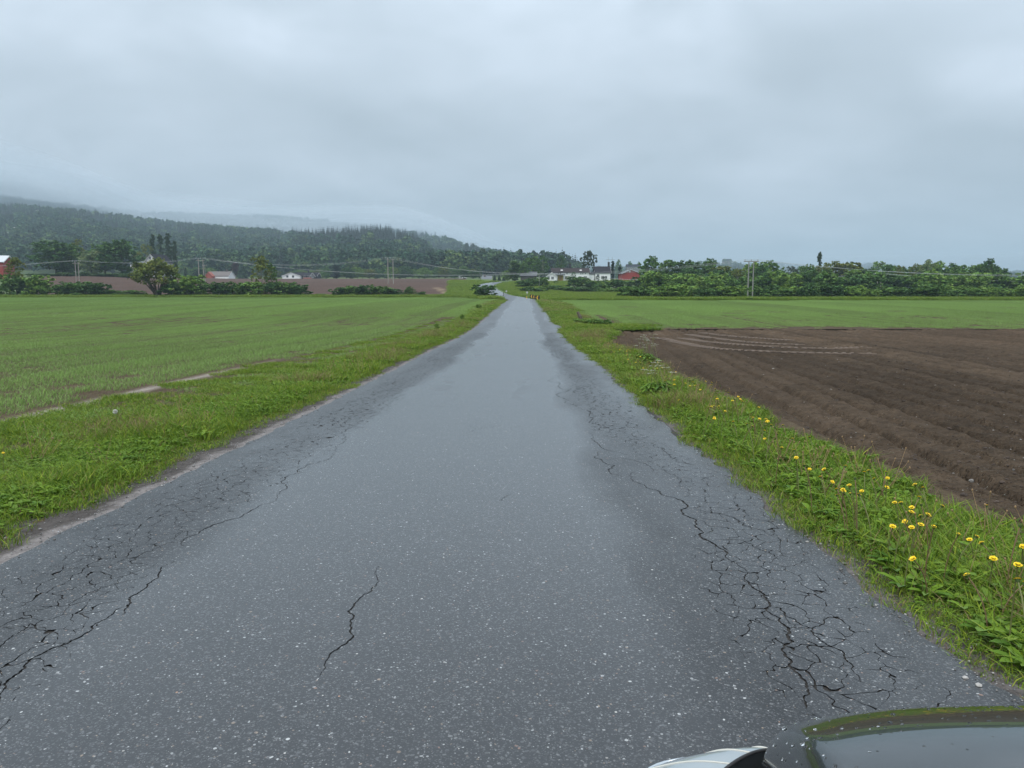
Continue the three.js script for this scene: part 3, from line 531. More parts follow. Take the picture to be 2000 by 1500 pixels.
// loose grit along the asphalt edges and pale stones worked loose on the road
{
  const R = rng(29), g = new THREE.IcosahedronGeometry(1, 0), m = std(1, 1, 1, 0.6), a = [], c = [], col = new THREE.Color();
  for (let i = 0; i < 5200; i++) {
    const L = R() < 0.5, f = 1.6 + 26 * Math.pow(R(), 1.8), x = L ? edgeL(f) - 0.42 * R() + 0.05 : edgeR(f) + 0.5 * R() - 0.08, r = 0.003 + 0.007 * R() * R() + (R() < 0.03 ? 0.008 : 0);
    a.push(onLand(x, f, R() * 6, r, r * 0.6, 0.02 + (L ? (x > edgeL(f) ? 0.014 : 0) : (x < edgeR(f) ? 0.014 : 0)))); const v = R() < 0.6 ? 0.05 + 0.08 * R() : 0.14 + 0.2 * R(); c.push(col.clone().setRGB(v, v * 0.97, v * 0.93));
  }
  stuff('roadside_grit', g, m, a, c);
  const b = [], d = [];
  for (let i = 0; i < 900; i++) {
    const f = 1.5 + 9 * Math.pow(R(), 1.5), x = lerp(-3.0, 1.85, R()), r = 0.0022 + 0.0045 * R() * R(); b.push(onLand(x, f, R() * 6, r, r * 0.30, ROADLIFT));
    const q = R(), v = 0.22 + 0.3 * R(); d.push(q < 0.72 ? col.clone().setRGB(v, v * 0.98, v * 0.94) : q < 0.9 ? col.clone().setRGB(v * 0.8, v * 0.62, v * 0.44) : col.clone().setRGB(v * 0.75, v * 0.45, v * 0.3));
  }
  stuff('road_chippings', new THREE.SphereGeometry(1, 7, 4), std(1, 1, 1, 0.45), b, d);
  // clods and small stones lying on the harrowed soil
  const e = [], h = [];
  for (let i = 0; i < 5200; i++) {
    const f = 3 + 36 * Math.pow(R(), 1.6), x = soilEdge(f) + 0.1 + (1.5 + 0.7 * f) * R(), r = 0.008 + 0.035 * R() * R() * R(); e.push(onLand(x, f, R() * 6, r * (0.8 + 0.5 * R()), r * 0.7, soilLift(x, f) + r * 0.15));
    const s = R() < 0.07, v = s ? 0.11 + 0.14 * R() : 0.04 + 0.03 * R(); h.push(col.clone().setRGB(v, v * (s ? 0.94 : 0.72), v * (s ? 0.87 : 0.56)));
  }
  stuff('soil_clods', new THREE.DodecahedronGeometry(1, 0), std(1, 1, 1, 0.95), e, h);
}
// tractor tyre prints: bars of pressed, paler earth
{
  const lug = box(0.30, 0.03, 0.075), mats = [], R = rng(8);
  for (const c of prints) {
    const n = Math.floor(c.getLength() / 0.26);
    for (let i = 0; i <= n; i++) { const p = c.getPointAt(i / n), d = c.getTangentAt(i / n), th = Math.atan2(d.x, d.z); for (const s of [-1, 1]) { if (R() < 0.1) continue; const x = p.x + Math.cos(th) * s * 0.15, f = p.z - Math.sin(th) * s * 0.15; mats.push(onLand(x, f, -th + s * 0.6 + (s > 0 ? 0.12 : 0), 1, 1, soilLift(x, f) + 0.03)); } }
  }
  stuff('tractor_tyre_prints', lug, std(0.17, 0.128, 0.098, 0.9), mats);
}

// dandelions: each plant a thing with stems and flower heads
const stemMat = std(0.16, 0.17, 0.06, 0.6), stemRed = std(0.17, 0.11, 0.055, 0.6), petalMat = std(0.84, 0.60, 0.015, 0.55, { side: THREE.DoubleSide }), sepalMat = std(0.07, 0.12, 0.03, 0.7), fluffMat = std(0.75, 0.74, 0.70, 0.9, { side: THREE.DoubleSide });
function stemTube(h, lean, dir, r = 0.0024) {
  const c = new THREE.QuadraticBezierCurve3(new THREE.Vector3(0, 0, 0), new THREE.Vector3(0, h * 0.6, 0), new THREE.Vector3(Math.cos(dir) * lean, h, Math.sin(dir) * lean));
  return { geo: new THREE.TubeGeometry(c, 5, r, 5), tip: c.getPoint(1), dir: c.getTangent(1) };
}
function petals(R, r) {
  const T = new Tri();
  for (const [n, k, up] of [[22, 1, 0.25], [18, 0.75, 0.55], [12, 0.45, 0.85]]) for (let i = 0; i < n; i++) { const a = i / n * 6.283 + R() * 0.2, w = r * 0.16, c = Math.cos(a), s = Math.sin(a), L = r * k * (0.85 + 0.3 * R()); T.tri([-s * w * 0.4, 0, c * w * 0.4], [c * L - s * w, r * up * 0.6, s * L + c * w], [c * L + s * w, r * up * 0.6, s * L - c * w]); T.tri([-s * w * 0.4, 0, c * w * 0.4], [c * L + s * w, r * up * 0.6, s * L - c * w], [s * w * 0.4, 0, -c * w * 0.4]); }
  return T.geo();
}
const dandelions = [];
for (let v = 0; v < 6; v++) {
  const R = rng(300 + v), h = 0.17 + 0.028 * v, st = stemTube(h, 0.02 + 0.07 * R(), R() * 6.28), g = new THREE.Group();
  part(g, 'stem', st.geo, v % 2 ? stemMat : stemRed);
  const q = new THREE.Quaternion().setFromUnitVectors(UPV, st.dir.clone().normalize().lerp(UPV, 0.3).normalize());
  const sep = part(g, 'sepals', new THREE.LatheGeometry([[0.0015, -0.010], [0.006, -0.006], [0.008, 0.002], [0.006, 0.005]].map(([a, b]) => new THREE.Vector2(a, b)), 8), sepalMat); sep.position.copy(st.tip); sep.quaternion.copy(q);
  const fl = part(g, 'flower_head', petals(R, v === 4 ? 0.009 : 0.0105 + 0.0035 * R()), petalMat); fl.position.copy(st.tip); fl.quaternion.copy(q);
  const T = new Tri(); for (let i = 0; i < 7; i++) leaf(T, R, 0, 0.01, 0, 0.07 + 0.05 * R(), 0.026 + 0.014 * R(), i * 0.9 + R() * 0.4, 0.75, mix3(PAL.deep, PAL.lush, R()));
  part(g, 'leaf_rosette', T.geo(), grassMat);
  dandelions.push(g);
}
{
  const R = rng(404);
  // flower positions read from the photograph on the right verge; flowers stand some 0.25 m above the ground
  const px = [[1713, 940], [1691, 921], [1725, 921], [1733, 922], [1565, 950], [1600, 985], [1612, 930], [1616, 930], [1646, 946], [1675, 948], [1673, 958], [1765, 972], [1782, 970], [1783, 980], [1800, 979], [1805, 979], [1820, 983], [1776, 1008], [1783, 1006], [1788, 1018], [1830, 1006], [1868, 1036], [1814, 1013], [1986, 1082], [1957, 1060], [1938, 1074], [1882, 1123], [1892, 1143], [1923, 1183], [1870, 1218], [1745, 1080], [1738, 1014],
    [1480, 813], [1486, 816], [1493, 810], [1476, 826], [1470, 812], [1443, 822], [1497, 843], [1506, 850], [1518, 866], [1540, 878], [1535, 855], [1482, 838], [1420, 795], [1410, 790], [1395, 777], [1390, 773], [1400, 774], [1350, 745], [1362, 752], [1373, 757], [1330, 735], [1345, 750], [1380, 810], [1388, 812], [1450, 828], [1560, 883], [1590, 905], [1630, 940], [1655, 955], [1700, 965], [1640, 968], [1745, 990], [1850, 1030], [1900, 1090], [1960, 1130]];
  for (let k = 0; k < 110; k++) { const f = 4.2 + 24 * Math.pow(R(), 1.3), X = lerp(edgeR(f) + 0.45, soilEdge(f) - 0.05, Math.sqrt(R())), v = new THREE.Vector3(X, ground(X, f) + 0.25, -f).project(camera); px.push([(v.x + 1) * 1000, (1 - v.y) * 750]); }
  let i = 0;
  for (const [x, y] of px) {
    const src = dandelions[i % 6], o = src.clone(); o.name = numbered('dandelion');
    const tall = src.children[0].geometry.boundingBox ?? (src.children[0].geometry.computeBoundingBox(), src.children[0].geometry.boundingBox);
    let s = 1.15 + 0.35 * R(); const h = tall.max.y * s + 0.02, d = ray(x, y), t = (() => { let t = 1; for (let k = 0; k < 3000; k++) { const gap = EYE + d.y * t - h - ground(d.x * t, -d.z * t); if (gap < 0.001) break; t += Math.max(gap * 0.7, 0.001); } return t; })();
    { const F = -d.z * t, X = Math.max(d.x * t, edgeR(F) + 0.2 + 0.15 * R()); o.position.set(X, ground(X, F), -F); } o.rotation.y = R() * 6.28; o.scale.setScalar(s);
    tag(o, 'yellow dandelion in flower in the weedy verge beside the ploughed field', 'dandelion', 'dandelions on the verge by the ploughed field'); scene.add(shade(o)); i++;
  }
  for (const [x, y] of [[8, 892], [190, 838], [275, 835], [297, 819], [660, 707], [664, 706], [668, 708], [655, 709], [670, 712], [355, 797], [495, 776]]) {
    const src = dandelions[i++ % 6], o = src.clone(), [X, f] = onGround(x, y + 0.22 * FOC / onGround(x, y)[1]); o.name = numbered('dandelion'); o.position.set(X, ground(X, f), -f); o.rotation.y = R() * 6.28; o.scale.setScalar(1.0);
    tag(o, 'yellow dandelion in flower in the grass verge beside the green cereal field', 'dandelion', 'dandelions on the verge by the green field'); scene.add(shade(o));
  }
  // the one gone to seed
  const [X, f] = onGround(250, 850), h = heightAt(806, f) - ground(X, f);
  const s = thing('dandelion_seed_head', 'round white dandelion seed head on a tall bare stem by the green field', 'seed head'); s.position.set(X, ground(X, f), -f);
  const dx = onGround(228, 850)[0] - X, st = stemTube(Math.max(0.28, h), Math.hypot(dx, 0), Math.PI, 0.003); part(s, 'stem', st.geo, stemRed);
  const T = new Tri(); for (let k = 0; k < 260; k++) { const u = 2 * R() - 1, a = R() * 6.283, q = Math.sqrt(1 - u * u), d = [q * Math.cos(a), u, q * Math.sin(a)], w = 0.0035, r = 0.027, r0 = 0.005; T.tri([d[0] * r0, d[1] * r0, d[2] * r0], [d[0] * r + w, d[1] * r, d[2] * r], [d[0] * r - w, d[1] * r + w, d[2] * r + w]); }
  const fl = part(s, 'fluff', T.geo(), fluffMat); fl.position.copy(st.tip); shade(s);
}
// cow parsley standing tall at the edge of the soil
{
  const umbel = std(0.5, 0.51, 0.43, 0.9, { side: THREE.DoubleSide });
  const plant = (px, py, H, seed, label) => {
    const R = rng(seed), [x, f] = onGround(px, py), g = thing('cow_parsley', label, 'wild flower'); g.position.set(x, ground(x, f), -f);
    const rods = [], T = new Tri(), L = new Tri();
    for (let s = 0; s < 9; s++) {
      const a = R() * 6.28, h = H * (0.6 + 0.4 * R()), l = 0.14 * H + 0.25 * R() * H, bx = (R() - 0.5) * 0.4, bz = (R() - 0.5) * 0.3, top = [bx + Math.cos(a) * l, h, bz + Math.sin(a) * l];
      rods.push(rod([bx, 0, bz], top, 0.005, 0.003, 5));
      for (let u = 0; u < 8; u++) { const b = R() * 6.28, r = 0.09 * R() + 0.015, c = [top[0] + Math.cos(b) * r, h + 0.03, top[2] + Math.sin(b) * r]; rods.push(rod(top, c, 0.0015, 0.001, 4)); for (let k = 0; k < 6; k++) { const e = 0.007, o = [c[0] + (R() - 0.5) * 0.035, c[1] + (R() - 0.5) * 0.01, c[2] + (R() - 0.5) * 0.035]; T.quad([o[0] - e, o[1], o[2] - e], [o[0] + e, o[1], o[2] - e], [o[0] + e, o[1] + 0.004, o[2] + e], [o[0] - e, o[1], o[2] + e]); } }
      for (let k = 0; k < 14; k++) leaf(L, R, bx + Math.cos(a) * l * 0.4, h * 0.25 + 0.2 * R() * h, bz + Math.sin(a) * l * 0.4, 0.12 + 0.1 * R(), 0.05, R() * 6.28, 0.4 * R(), mix3(PAL.deep, PAL.lush, R()));
    }
    part(g, 'stems', merge(rods), stemMat); part(g, 'flower_umbels', T.geo(), umbel); part(g, 'leaves', L.geo(), grassMat); shade(g);
  };
  plant(1275, 722, 0.85, 61, 'tall white cow parsley in bloom at the edge of the ploughed soil');
  plant(1262, 712, 0.7, 62, 'smaller white cow parsley beside the tall one at the soil edge');
  plant(1290, 775, 0.62, 63, 'pale seeding cow parsley with bare stalks in the verge');
}
// dry brown stalks
{
  const R = rng(71), rods = []; for (let i = 0; i < 7; i++) { const a = R() * 6.28, h = 0.2 + 0.22 * R(), l = 0.06 + 0.2 * R(), b = [(R() - 0.5) * 0.16, 0, (R() - 0.5) * 0.1], t = [b[0] + Math.cos(a) * l, h, b[2] + Math.sin(a) * l]; rods.push(rod(b, t, 0.0022, 0.0014, 5)); rods.push(new THREE.SphereGeometry(0.006, 5, 4).scale(1, 1.6, 1).translate(...t)); }
  const g = merge(rods), m = []; for (let i = 0; i < 90; i++) { const L = R() < 0.4, f = 3.6 + 34 * Math.pow(R(), 1.5), x = L ? -3.75 - 1.2 * R() : 2.35 + 0.75 * R(), s = 0.7 + 0.5 * R(); m.push(onLand(x, f, R() * 6.28, s, s, 0)); }
  stuff('dry_stalks', g, std(0.26, 0.17, 0.085, 0.8), m);
}
// ───────────────────────── trees ─────────────────────────
// Crowns are built in metres-free units (height 1, width 1) from leaf-sized faces gathered in clumps on limbs.
function crown(seed, o) {
  const R = rng(seed), T = new Tri(), lobes = [];
  for (let i = 0; i < o.lobes; i++) {
    const t = (i + 0.5) / o.lobes, y = lerp(o.low, o.high, Math.pow(t, o.pow ?? 0.8)), prof = o.shape((y - o.low) / (1 - o.low)), a = i * 2.4 + R() * 0.9, q = prof * (0.35 + 0.45 * R());
    lobes.push([Math.cos(a) * q * 0.5, y, Math.sin(a) * q * 0.5, (o.lobeR ?? 0.2) * (0.7 + 0.6 * R()) * (0.55 + 0.45 * prof)]);
  }
  if (o.crest) lobes.push([0, o.high, 0, (o.lobeR ?? 0.2) * 0.8]);
  const asp = o.aspect ?? 1;      // width over height of the real tree, so that leaves stay square
  for (let i = 0; i < o.clumps; i++) {
    const L = lobes[Math.floor(R() * lobes.length)], u = 2 * R() - 1, a = R() * 6.283, q = Math.sqrt(1 - u * u), r = L[3] * (0.45 + 0.6 * Math.sqrt(R()));
    const c = [L[0] + q * Math.cos(a) * r, L[1] + (u * 0.85 + 0.12) * r * asp, L[2] + q * Math.sin(a) * r]; if (c[1] < (o.floor ?? 0.02)) c[1] = (o.floor ?? 0.02) + 0.05 * R();
    const tone = (0.72 + 0.5 * R()) , warm = (R() - 0.5) * 0.24, cl = o.clumpR * (0.6 + 0.8 * R());
    for (let k = 0; k < o.leaves; k++) {
      const p = [c[0] + (R() + R() - 1) * cl, c[1] + (R() + R() - 1) * cl * 0.8 * asp, c[2] + (R() + R() - 1) * cl], s = o.leaf * (0.6 + 0.7 * R());
      const th = R() * 6.283, ph = R() * 6.283, cu = 2 * R() - 1, su = Math.sqrt(1 - cu * cu), a1 = [su * Math.cos(th), cu, su * Math.sin(th)], b1 = [-Math.sin(th), 0, Math.cos(th)], c1 = [cu * Math.cos(th), -su, cu * Math.sin(th)], cp = Math.cos(ph), sp = Math.sin(ph), e1 = [a1[0] * s, a1[1] * s * asp, a1[2] * s], e2 = [0, 1, 2].map((k) => (b1[k] * cp + c1[k] * sp) * s * 0.7 * (k === 1 ? asp : 1));
      const w = tone * (0.8 + 0.4 * R()), col = [w * (1 + warm), w, w * (1 - warm * 0.8)];
      T.quad([p[0] - e1[0], p[1] - e1[1], p[2] - e1[2]], [p[0] + e2[0], p[1] + e2[1], p[2] + e2[2]], [p[0] + e1[0], p[1] + e1[1], p[2] + e1[2]], [p[0] - e2[0], p[1] - e2[1], p[2] - e2[2]], col);
    }
  }
  return { geo: T.geo(), lobes };
}
function wood(seed, lobes, o) {
  const R = rng(seed), list = [];
  if (o.stems) for (let i = 0; i < o.stems; i++) { const L = lobes[i % lobes.length]; list.push(rod([(R() - 0.5) * 0.12, 0, (R() - 0.5) * 0.12], [L[0] * 0.5, L[1] * 0.55, L[2] * 0.5], o.r * 0.7, o.r * 0.4, 6), rod([L[0] * 0.5, L[1] * 0.55, L[2] * 0.5], [L[0], L[1], L[2]], o.r * 0.4, o.r * 0.12, 5)); }
  else { list.push(rod([0, -0.02, 0], [0.01, o.fork, 0.005], o.r, o.r * 0.72, 8), rod([0.01, o.fork, 0.005], [0, 0.82, 0], o.r * 0.72, o.r * 0.15, 7)); for (const L of lobes) list.push(rod([0.005, Math.min(L[1] * 0.72, 0.75), 0], [L[0] * 0.9, L[1], L[2] * 0.9], o.r * 0.32, o.r * 0.1, 5)); }
  return merge(list);
}
const egg = (t) => Math.sin(Math.PI * Math.pow(clamp(t), 0.75) * 0.97 + 0.03), dome = (t) => Math.sqrt(Math.max(0, 1 - t * t)), column = (t) => 0.75 * Math.pow(Math.sin(Math.PI * (0.06 + 0.92 * t)), 0.45);
const KINDS = {};
for (let v = 0; v < 4; v++) {
  let c = crown(500 + v, { lobes: 15, low: 0.12, high: 0.84, shape: egg, lobeR: 0.21, clumps: 190, clumpR: 0.06, leaves: 18, leaf: 0.034, aspect: 0.85, crest: true }); KINDS['broad' + v] = { crown: c.geo, trunk: wood(v, c.lobes, { fork: 0.25, r: 0.022 }) };
  c = crown(520 + v, { lobes: 12, low: 0.12, high: 0.8, shape: dome, lobeR: 0.25, clumps: 150, clumpR: 0.075, leaves: 16, leaf: 0.048, aspect: 0.9, crest: false }); KINDS['bush' + v] = { crown: c.geo, trunk: wood(v + 10, c.lobes, { stems: 7, r: 0.022 }) };
  c = crown(540 + v, { lobes: 13, low: 0.2, high: 0.9, shape: egg, lobeR: 0.16, clumps: 140, clumpR: 0.055, leaves: 14, leaf: 0.028, aspect: 0.7, crest: true }); KINDS['birch' + v] = { crown: c.geo, trunk: wood(v + 20, c.lobes, { fork: 0.3, r: 0.018 }) };
}
for (let v = 0; v < 2; v++) {
  const c = crown(560 + v, { lobes: 30, low: 0.05, high: 0.95, shape: column, lobeR: 0.3, clumps: 260, clumpR: 0.09, leaves: 15, leaf: 0.12, aspect: 0.16, pow: 1, crest: true }); KINDS['poplar' + v] = { crown: c.geo, trunk: wood(v + 30, c.lobes.slice(0, 6), { fork: 0.2, r: 0.09 }) };
}
{
  const c = crown(580, { lobes: 14, low: 0.42, high: 0.93, shape: (t) => 0.75 * egg(t * 0.95 + 0.05) + 0.1, lobeR: 0.15, clumps: 150, clumpR: 0.05, leaves: 18, leaf: 0.028, aspect: 0.85, crest: true }); KINDS.pine = { crown: c.geo, trunk: wood(41, c.lobes, { fork: 0.35, r: 0.026 }) };
  const w = crown(590, { lobes: 20, low: 0.42, high: 0.84, shape: (t) => 1.05 * Math.sqrt(Math.max(0, 1 - t * t * 0.8)), lobeR: 0.19, clumps: 260, clumpR: 0.07, leaves: 17, leaf: 0.03, aspect: 0.95, crest: true, floor: 0.2 }); KINDS.willow = { crown: w.geo, trunk: wood(42, w.lobes, { stems: 13, r: 0.03 }) };
}
function spruce(seed, tiers, n, droop) {
  const R = rng(seed), T = new Tri();
  for (let t = 0; t < tiers; t++) {
    const y = lerp(0.06, 0.975, Math.pow(t / (tiers - 1), 0.92)), r0 = 0.5 * Math.pow(1 - y, 0.82) + 0.012, m = Math.max(4, Math.round(n * (0.55 + 0.45 * (1 - y)))), off = R() * 6;
    for (let k = 0; k < m; k++) {
      const a = off + k * 6.283 / m + (R() - 0.5) * 0.5, r = r0 * (0.65 + 0.5 * R()), c = Math.cos(a), s = Math.sin(a), w = r * 0.30 + 0.01, dy = droop * r * (0.6 + 0.8 * R()), v = 0.7 + 0.6 * R(), col = [v, v, v];
      const root = [0, y + 0.012, 0], tip = [c * r, y - dy, s * r], l = [c * r * 0.62 - s * w, y - dy * 0.9 - 0.012, s * r * 0.62 + c * w], q = [c * r * 0.62 + s * w, y - dy * 0.9 - 0.012, s * r * 0.62 - c * w], mid = [c * r * 0.6, y - dy * 0.45, s * r * 0.6];
      T.tri(root, l, mid, col); T.tri(root, mid, q, col); T.tri(mid, l, tip, col); T.tri(mid, tip, q, col);
    }
  }
  T.tri([0.01, 0.95, 0], [-0.01, 0.95, 0.005], [0, 1, 0], [1, 1, 1]); T.tri([0, 0.95, 0.01], [0, 0.95, -0.01], [0, 1, 0], [1, 1, 1]);
  return T.geo();
}
for (let v = 0; v < 2; v++) KINDS['spruce' + v] = { crown: spruce(600 + v, 26, 11, 0.35), trunk: merge([rod([0, -0.02, 0], [0, 0.95, 0], 0.03, 0.004, 7)]) };
const foliage = (r, g, b) => new THREE.MeshPhysicalMaterial({ color: new THREE.Color().setRGB(r, g, b), vertexColors: true, roughness: 0.8, side: THREE.DoubleSide, transmission: 0.22, thickness: 0, specularIntensity: 0.25 });
const F = { deep: foliage(0.062, 0.130, 0.034), mid: foliage(0.095, 0.180, 0.040), light: foliage(0.150, 0.250, 0.048), lime: foliage(0.145, 0.22, 0.035), olive: foliage(0.145, 0.175, 0.036), pale: foliage(0.20, 0.26, 0.12), spruce: foliage(0.026, 0.052, 0.027), poplar: foliage(0.050, 0.090, 0.030), pine: foliage(0.050, 0.075, 0.034), maroon: foliage(0.060, 0.026, 0.030), grey: foliage(0.070, 0.095, 0.055), blossom: foliage(0.5, 0.52, 0.44) };
const barkMat = std(0.07, 0.058, 0.046, 0.95), birchBark = std(0.22, 0.20, 0.17, 0.9);
let turnSeed = 0;
// a tree seen in the photograph: column px, row of its top, distance, width in pixels
function tree(kind, px, top, f, wpx, mat, label, group, name = null, baseRow = null) {
  const K = KINDS[kind], x = colA(px) * f, y = ground(x, f), h = Math.max(0.5, heightAt(top, f) - y) / 0.985, w = wpx / FOC * f / 0.82;
  const nm = name ?? (/bush/.test(kind) ? 'bush' : /spruce/.test(kind) ? 'spruce_tree' : /poplar/.test(kind) ? 'poplar_tree' : /pine/.test(kind) ? 'pine_tree' : /willow/.test(kind) ? 'willow_tree' : /birch/.test(kind) ? 'birch_tree' : 'broadleaf_tree');
  const g = thing(nm, label, /bush/.test(nm) ? 'bush' : 'tree', group); g.position.set(x, y, -f); g.rotation.y = (turnSeed++) * 2.39996; g.scale.set(w, h, w);
  part(g, /bush/.test(nm) ? 'stems' : 'trunk', K.trunk, /birch/.test(kind) ? birchBark : barkMat); part(g, /bush/.test(nm) ? 'foliage' : 'crown', K.crown, mat); return g;
}
// left: farmyard trees on the slope
tree('broad0', 112, 471, 290, 82, F.deep, 'large dark green broadleaf tree between the red barn and the paired power poles');
tree('broad1', 140, 480, 296, 62, F.mid, 'dark broadleaf tree tucked behind the paired power poles');
tree('birch0', 157, 468, 330, 28, F.olive, 'olive brown tree top rising behind the dark farmyard trees');
tree('broad2', 180, 490, 286, 40, F.pale, 'pale blossoming tree beside the dark farmyard trees');
tree('broad3', 208, 478, 292, 62, F.mid, 'mid green broadleaf tree left of the white gabled house', undefined);
tree('broad0', 241, 469, 290, 76, F.deep, 'large dark round tree next to the white gabled house');
tree('birch1', 290, 478, 372, 34, F.olive, 'olive green tree behind the white gabled house');
tree('birch3', 275, 492, 365, 26, F.olive, 'small brownish tree behind the white gabled house');
for (const [px, top, w] of [[303, 461, 9], [318, 461, 10], [333, 459, 11], [345, 474, 9]]) tree(px % 2 ? 'poplar0' : 'poplar1', px, top, 385, w, F.poplar, 'tall narrow columnar poplar behind the white gabled house', 'row of poplars behind the gabled house');
tree('birch2', 32, 503, 172, 44, F.olive, 'thin olive tree among the bushes below the red barn');
tree('bush0', 12, 535, 170, 40, F.mid, 'dark bush beneath the thin olive tree below the red barn');
tree('bush1', 46, 543, 173, 40, F.deep, 'dark leafy bush between the thin olive tree and a brighter round bush');
tree('bush2', 76, 536, 171, 46, F.light, 'bright green round bush at the field edge below the red barn');
{ const R = rng(21); for (let px = 66, i = 0; px < 282; px += 13 + 8 * R(), i++) tree('bush' + (i % 4), px, 531 + 9 * R(), 276 + 6 * R(), 26 + 12 * R(), F[['deep', 'mid', 'deep'][i % 3]], 'undergrowth shrub at the foot of the dark farmyard trees', 'undergrowth below the farmyard trees'); }
const hedgeL = 'bushes along the far edge of the green field';
for (const [px, top, w, m, k] of [[112, 556, 30, 'mid', 0], [132, 550, 40, 'deep', 1], [158, 549, 44, 'mid', 2], [186, 551, 44, 'deep', 3], [408, 553, 44, 'mid', 0], [438, 550, 44, 'deep', 1], [470, 551, 46, 'mid', 2], [500, 549, 46, 'light', 3], [530, 551, 46, 'deep', 0], [560, 550, 44, 'mid', 1], [584, 555, 36, 'deep', 2], [664, 560, 36, 'deep', 3], [690, 558, 38, 'mid', 0], [715, 556, 40, 'deep', 1], [745, 558, 44, 'mid', 2], [772, 563, 36, 'deep', 3]])
  tree('bush' + k, px, top, 171, w, F[m], 'dense rounded bush in the hedge along the far edge of the green field', hedgeL);
for (const [px, top, w] of [[215, 565, 30], [240, 567, 34], [268, 566, 30], [622, 573, 22]]) tree('bush3', px, top, 172, w, F.mid, 'low scrubby bush hardly above the grass at the foot of the brown slope', 'low scrub below the brown slope');
tree('willow', 306, 507, 168, 70, F.olive, 'bare stemmed willow with a spreading olive crown below the white gabled house');
tree('bush0', 336, 554, 168, 44, F.deep, 'dark bush between the bare stemmed willow and a bright green bush');
tree('bush1', 366, 536, 169, 62, F.light, 'large bright green bush right of the bare stemmed willow');
tree('birch3', 512, 501, 174, 46, F.olive, 'loose airy birch standing out of the hedge before the low white house');
tree('birch0', 530, 514, 175, 28, F.mid, 'shorter birch leaning on the airy birch in the hedge');
tree('broad1', 800, 560, 172, 20, F.mid, 'small upright tree at the right end of the hedge below the brown field');
tree('bush2', 821, 569, 172, 20, F.deep, 'small dark bush last in the hedge below the brown field');
tree('bush3', 868, 573, 175, 22, F.light, 'low light green bush by the wheel tracks on the brown field');
tree('bush0', 946, 556, 160, 40, F.deep, 'round dark bush at the inside of the road bend');
// left: houses' garden trees and the wood edge behind the brown field
tree('spruce0', 364, 522, 410, 12, F.spruce, 'small dark cone shaped spruce left of the wooden power poles');
tree('broad2', 392, 526, 430, 22, F.spruce, 'dark round tree behind the wooden power poles');
tree('broad3', 462, 513, 470, 18, F.maroon, 'maroon leaved tree behind the grey roofed house');
tree('spruce1', 474, 509, 462, 24, F.spruce, 'dark bulky conifer right of the grey roofed house');
tree('poplar1', 658, 519, 450, 15, F.spruce, 'dark dense conifer beside the low white house');
const edgeG = 'trees along the top of the brown field';
{
  const R = rng(55), m = ['mid', 'light', 'deep', 'mid', 'light', 'olive'];
  for (let i = 0; i < 26; i++) { const px = 628 + i * 12 + (R() - 0.5) * 8, k = m[Math.floor(R() * 6)]; if (px > 650 && px < 668) continue; tree('broad' + (i % 4), px, 520 + 9 * R(), 470 + 60 * R(), 20 + 10 * R(), F[k], 'broadleaf tree at the wood edge along the top of the brown field', edgeG); }
  for (let i = 0; i < 10; i++) tree('broad' + (i % 4), 545 + i * 8 + R() * 4 - (i < 3 ? 20 : 0), 527 + 4 * R(), 520 + 40 * R(), 18 + 8 * R(), F[m[Math.floor(R() * 6)]], 'small tree screening the back of the low white house', 'trees behind the low white house');
  for (let i = 0; i < 9; i++) tree('broad' + (i % 4), 352 + i * 10 + R() * 5, 522 + 10 * R(), 500 + 50 * R(), 18 + 9 * R(), F[m[Math.floor(R() * 6)]], 'tree at the foot of the hill behind the wooden power poles', 'trees behind the wooden power poles');
}
// centre: trees round the farm
tree('poplar0', 1006, 512, 318, 18, F.mid, 'narrow upright green tree left of the farm by the road', undefined, 'hedgerow_tree');
tree('broad2', 991, 529, 320, 22, F.light, 'lighter small tree beside the narrow upright tree by the road');
tree('broad3', 1022, 515, 330, 30, F.mid, 'mid green round tree between the road bend and the grey shed'); tree('broad0', 1042, 502, 345, 44, F.mid, 'tall green tree behind the grey shed roof at the farm');
tree('birch1', 1060, 500, 340, 34, F.deep, 'tall dark tree touching the left end of the white farmhouse');
tree('birch2', 1096, 501, 372, 26, F.deep, 'dark tree rising above the brown roof of the white farmhouse');
tree('pine', 1150, 494, 345, 34, F.pine, 'large old pine with bare limbs between the two white farm buildings');
tree('poplar0', 1196, 512, 318, 7, F.spruce, 'slim dark spruce right of the white farm wing', undefined, 'spruce_tree');
tree('poplar1', 1210, 522, 318, 7, F.spruce, 'second slim dark spruce left of the red barn gable', undefined, 'spruce_tree');
for (const [px, top, w] of [[966, 535, 9], [975, 536, 9], [984, 538, 9]]) tree('spruce0', px, top, 330, w, F.spruce, 'short dark spruce in the row beside the red house by the road', 'spruces beside the red house');
for (const [px, top, w] of [[905, 527, 26], [925, 530, 22], [936, 524, 12]]) tree('broad1', px, top, 420, w, F.deep, 'dark tree left of the red house by the road', 'trees left of the red house');
const hf = 'bushes on the bank below the white farm';
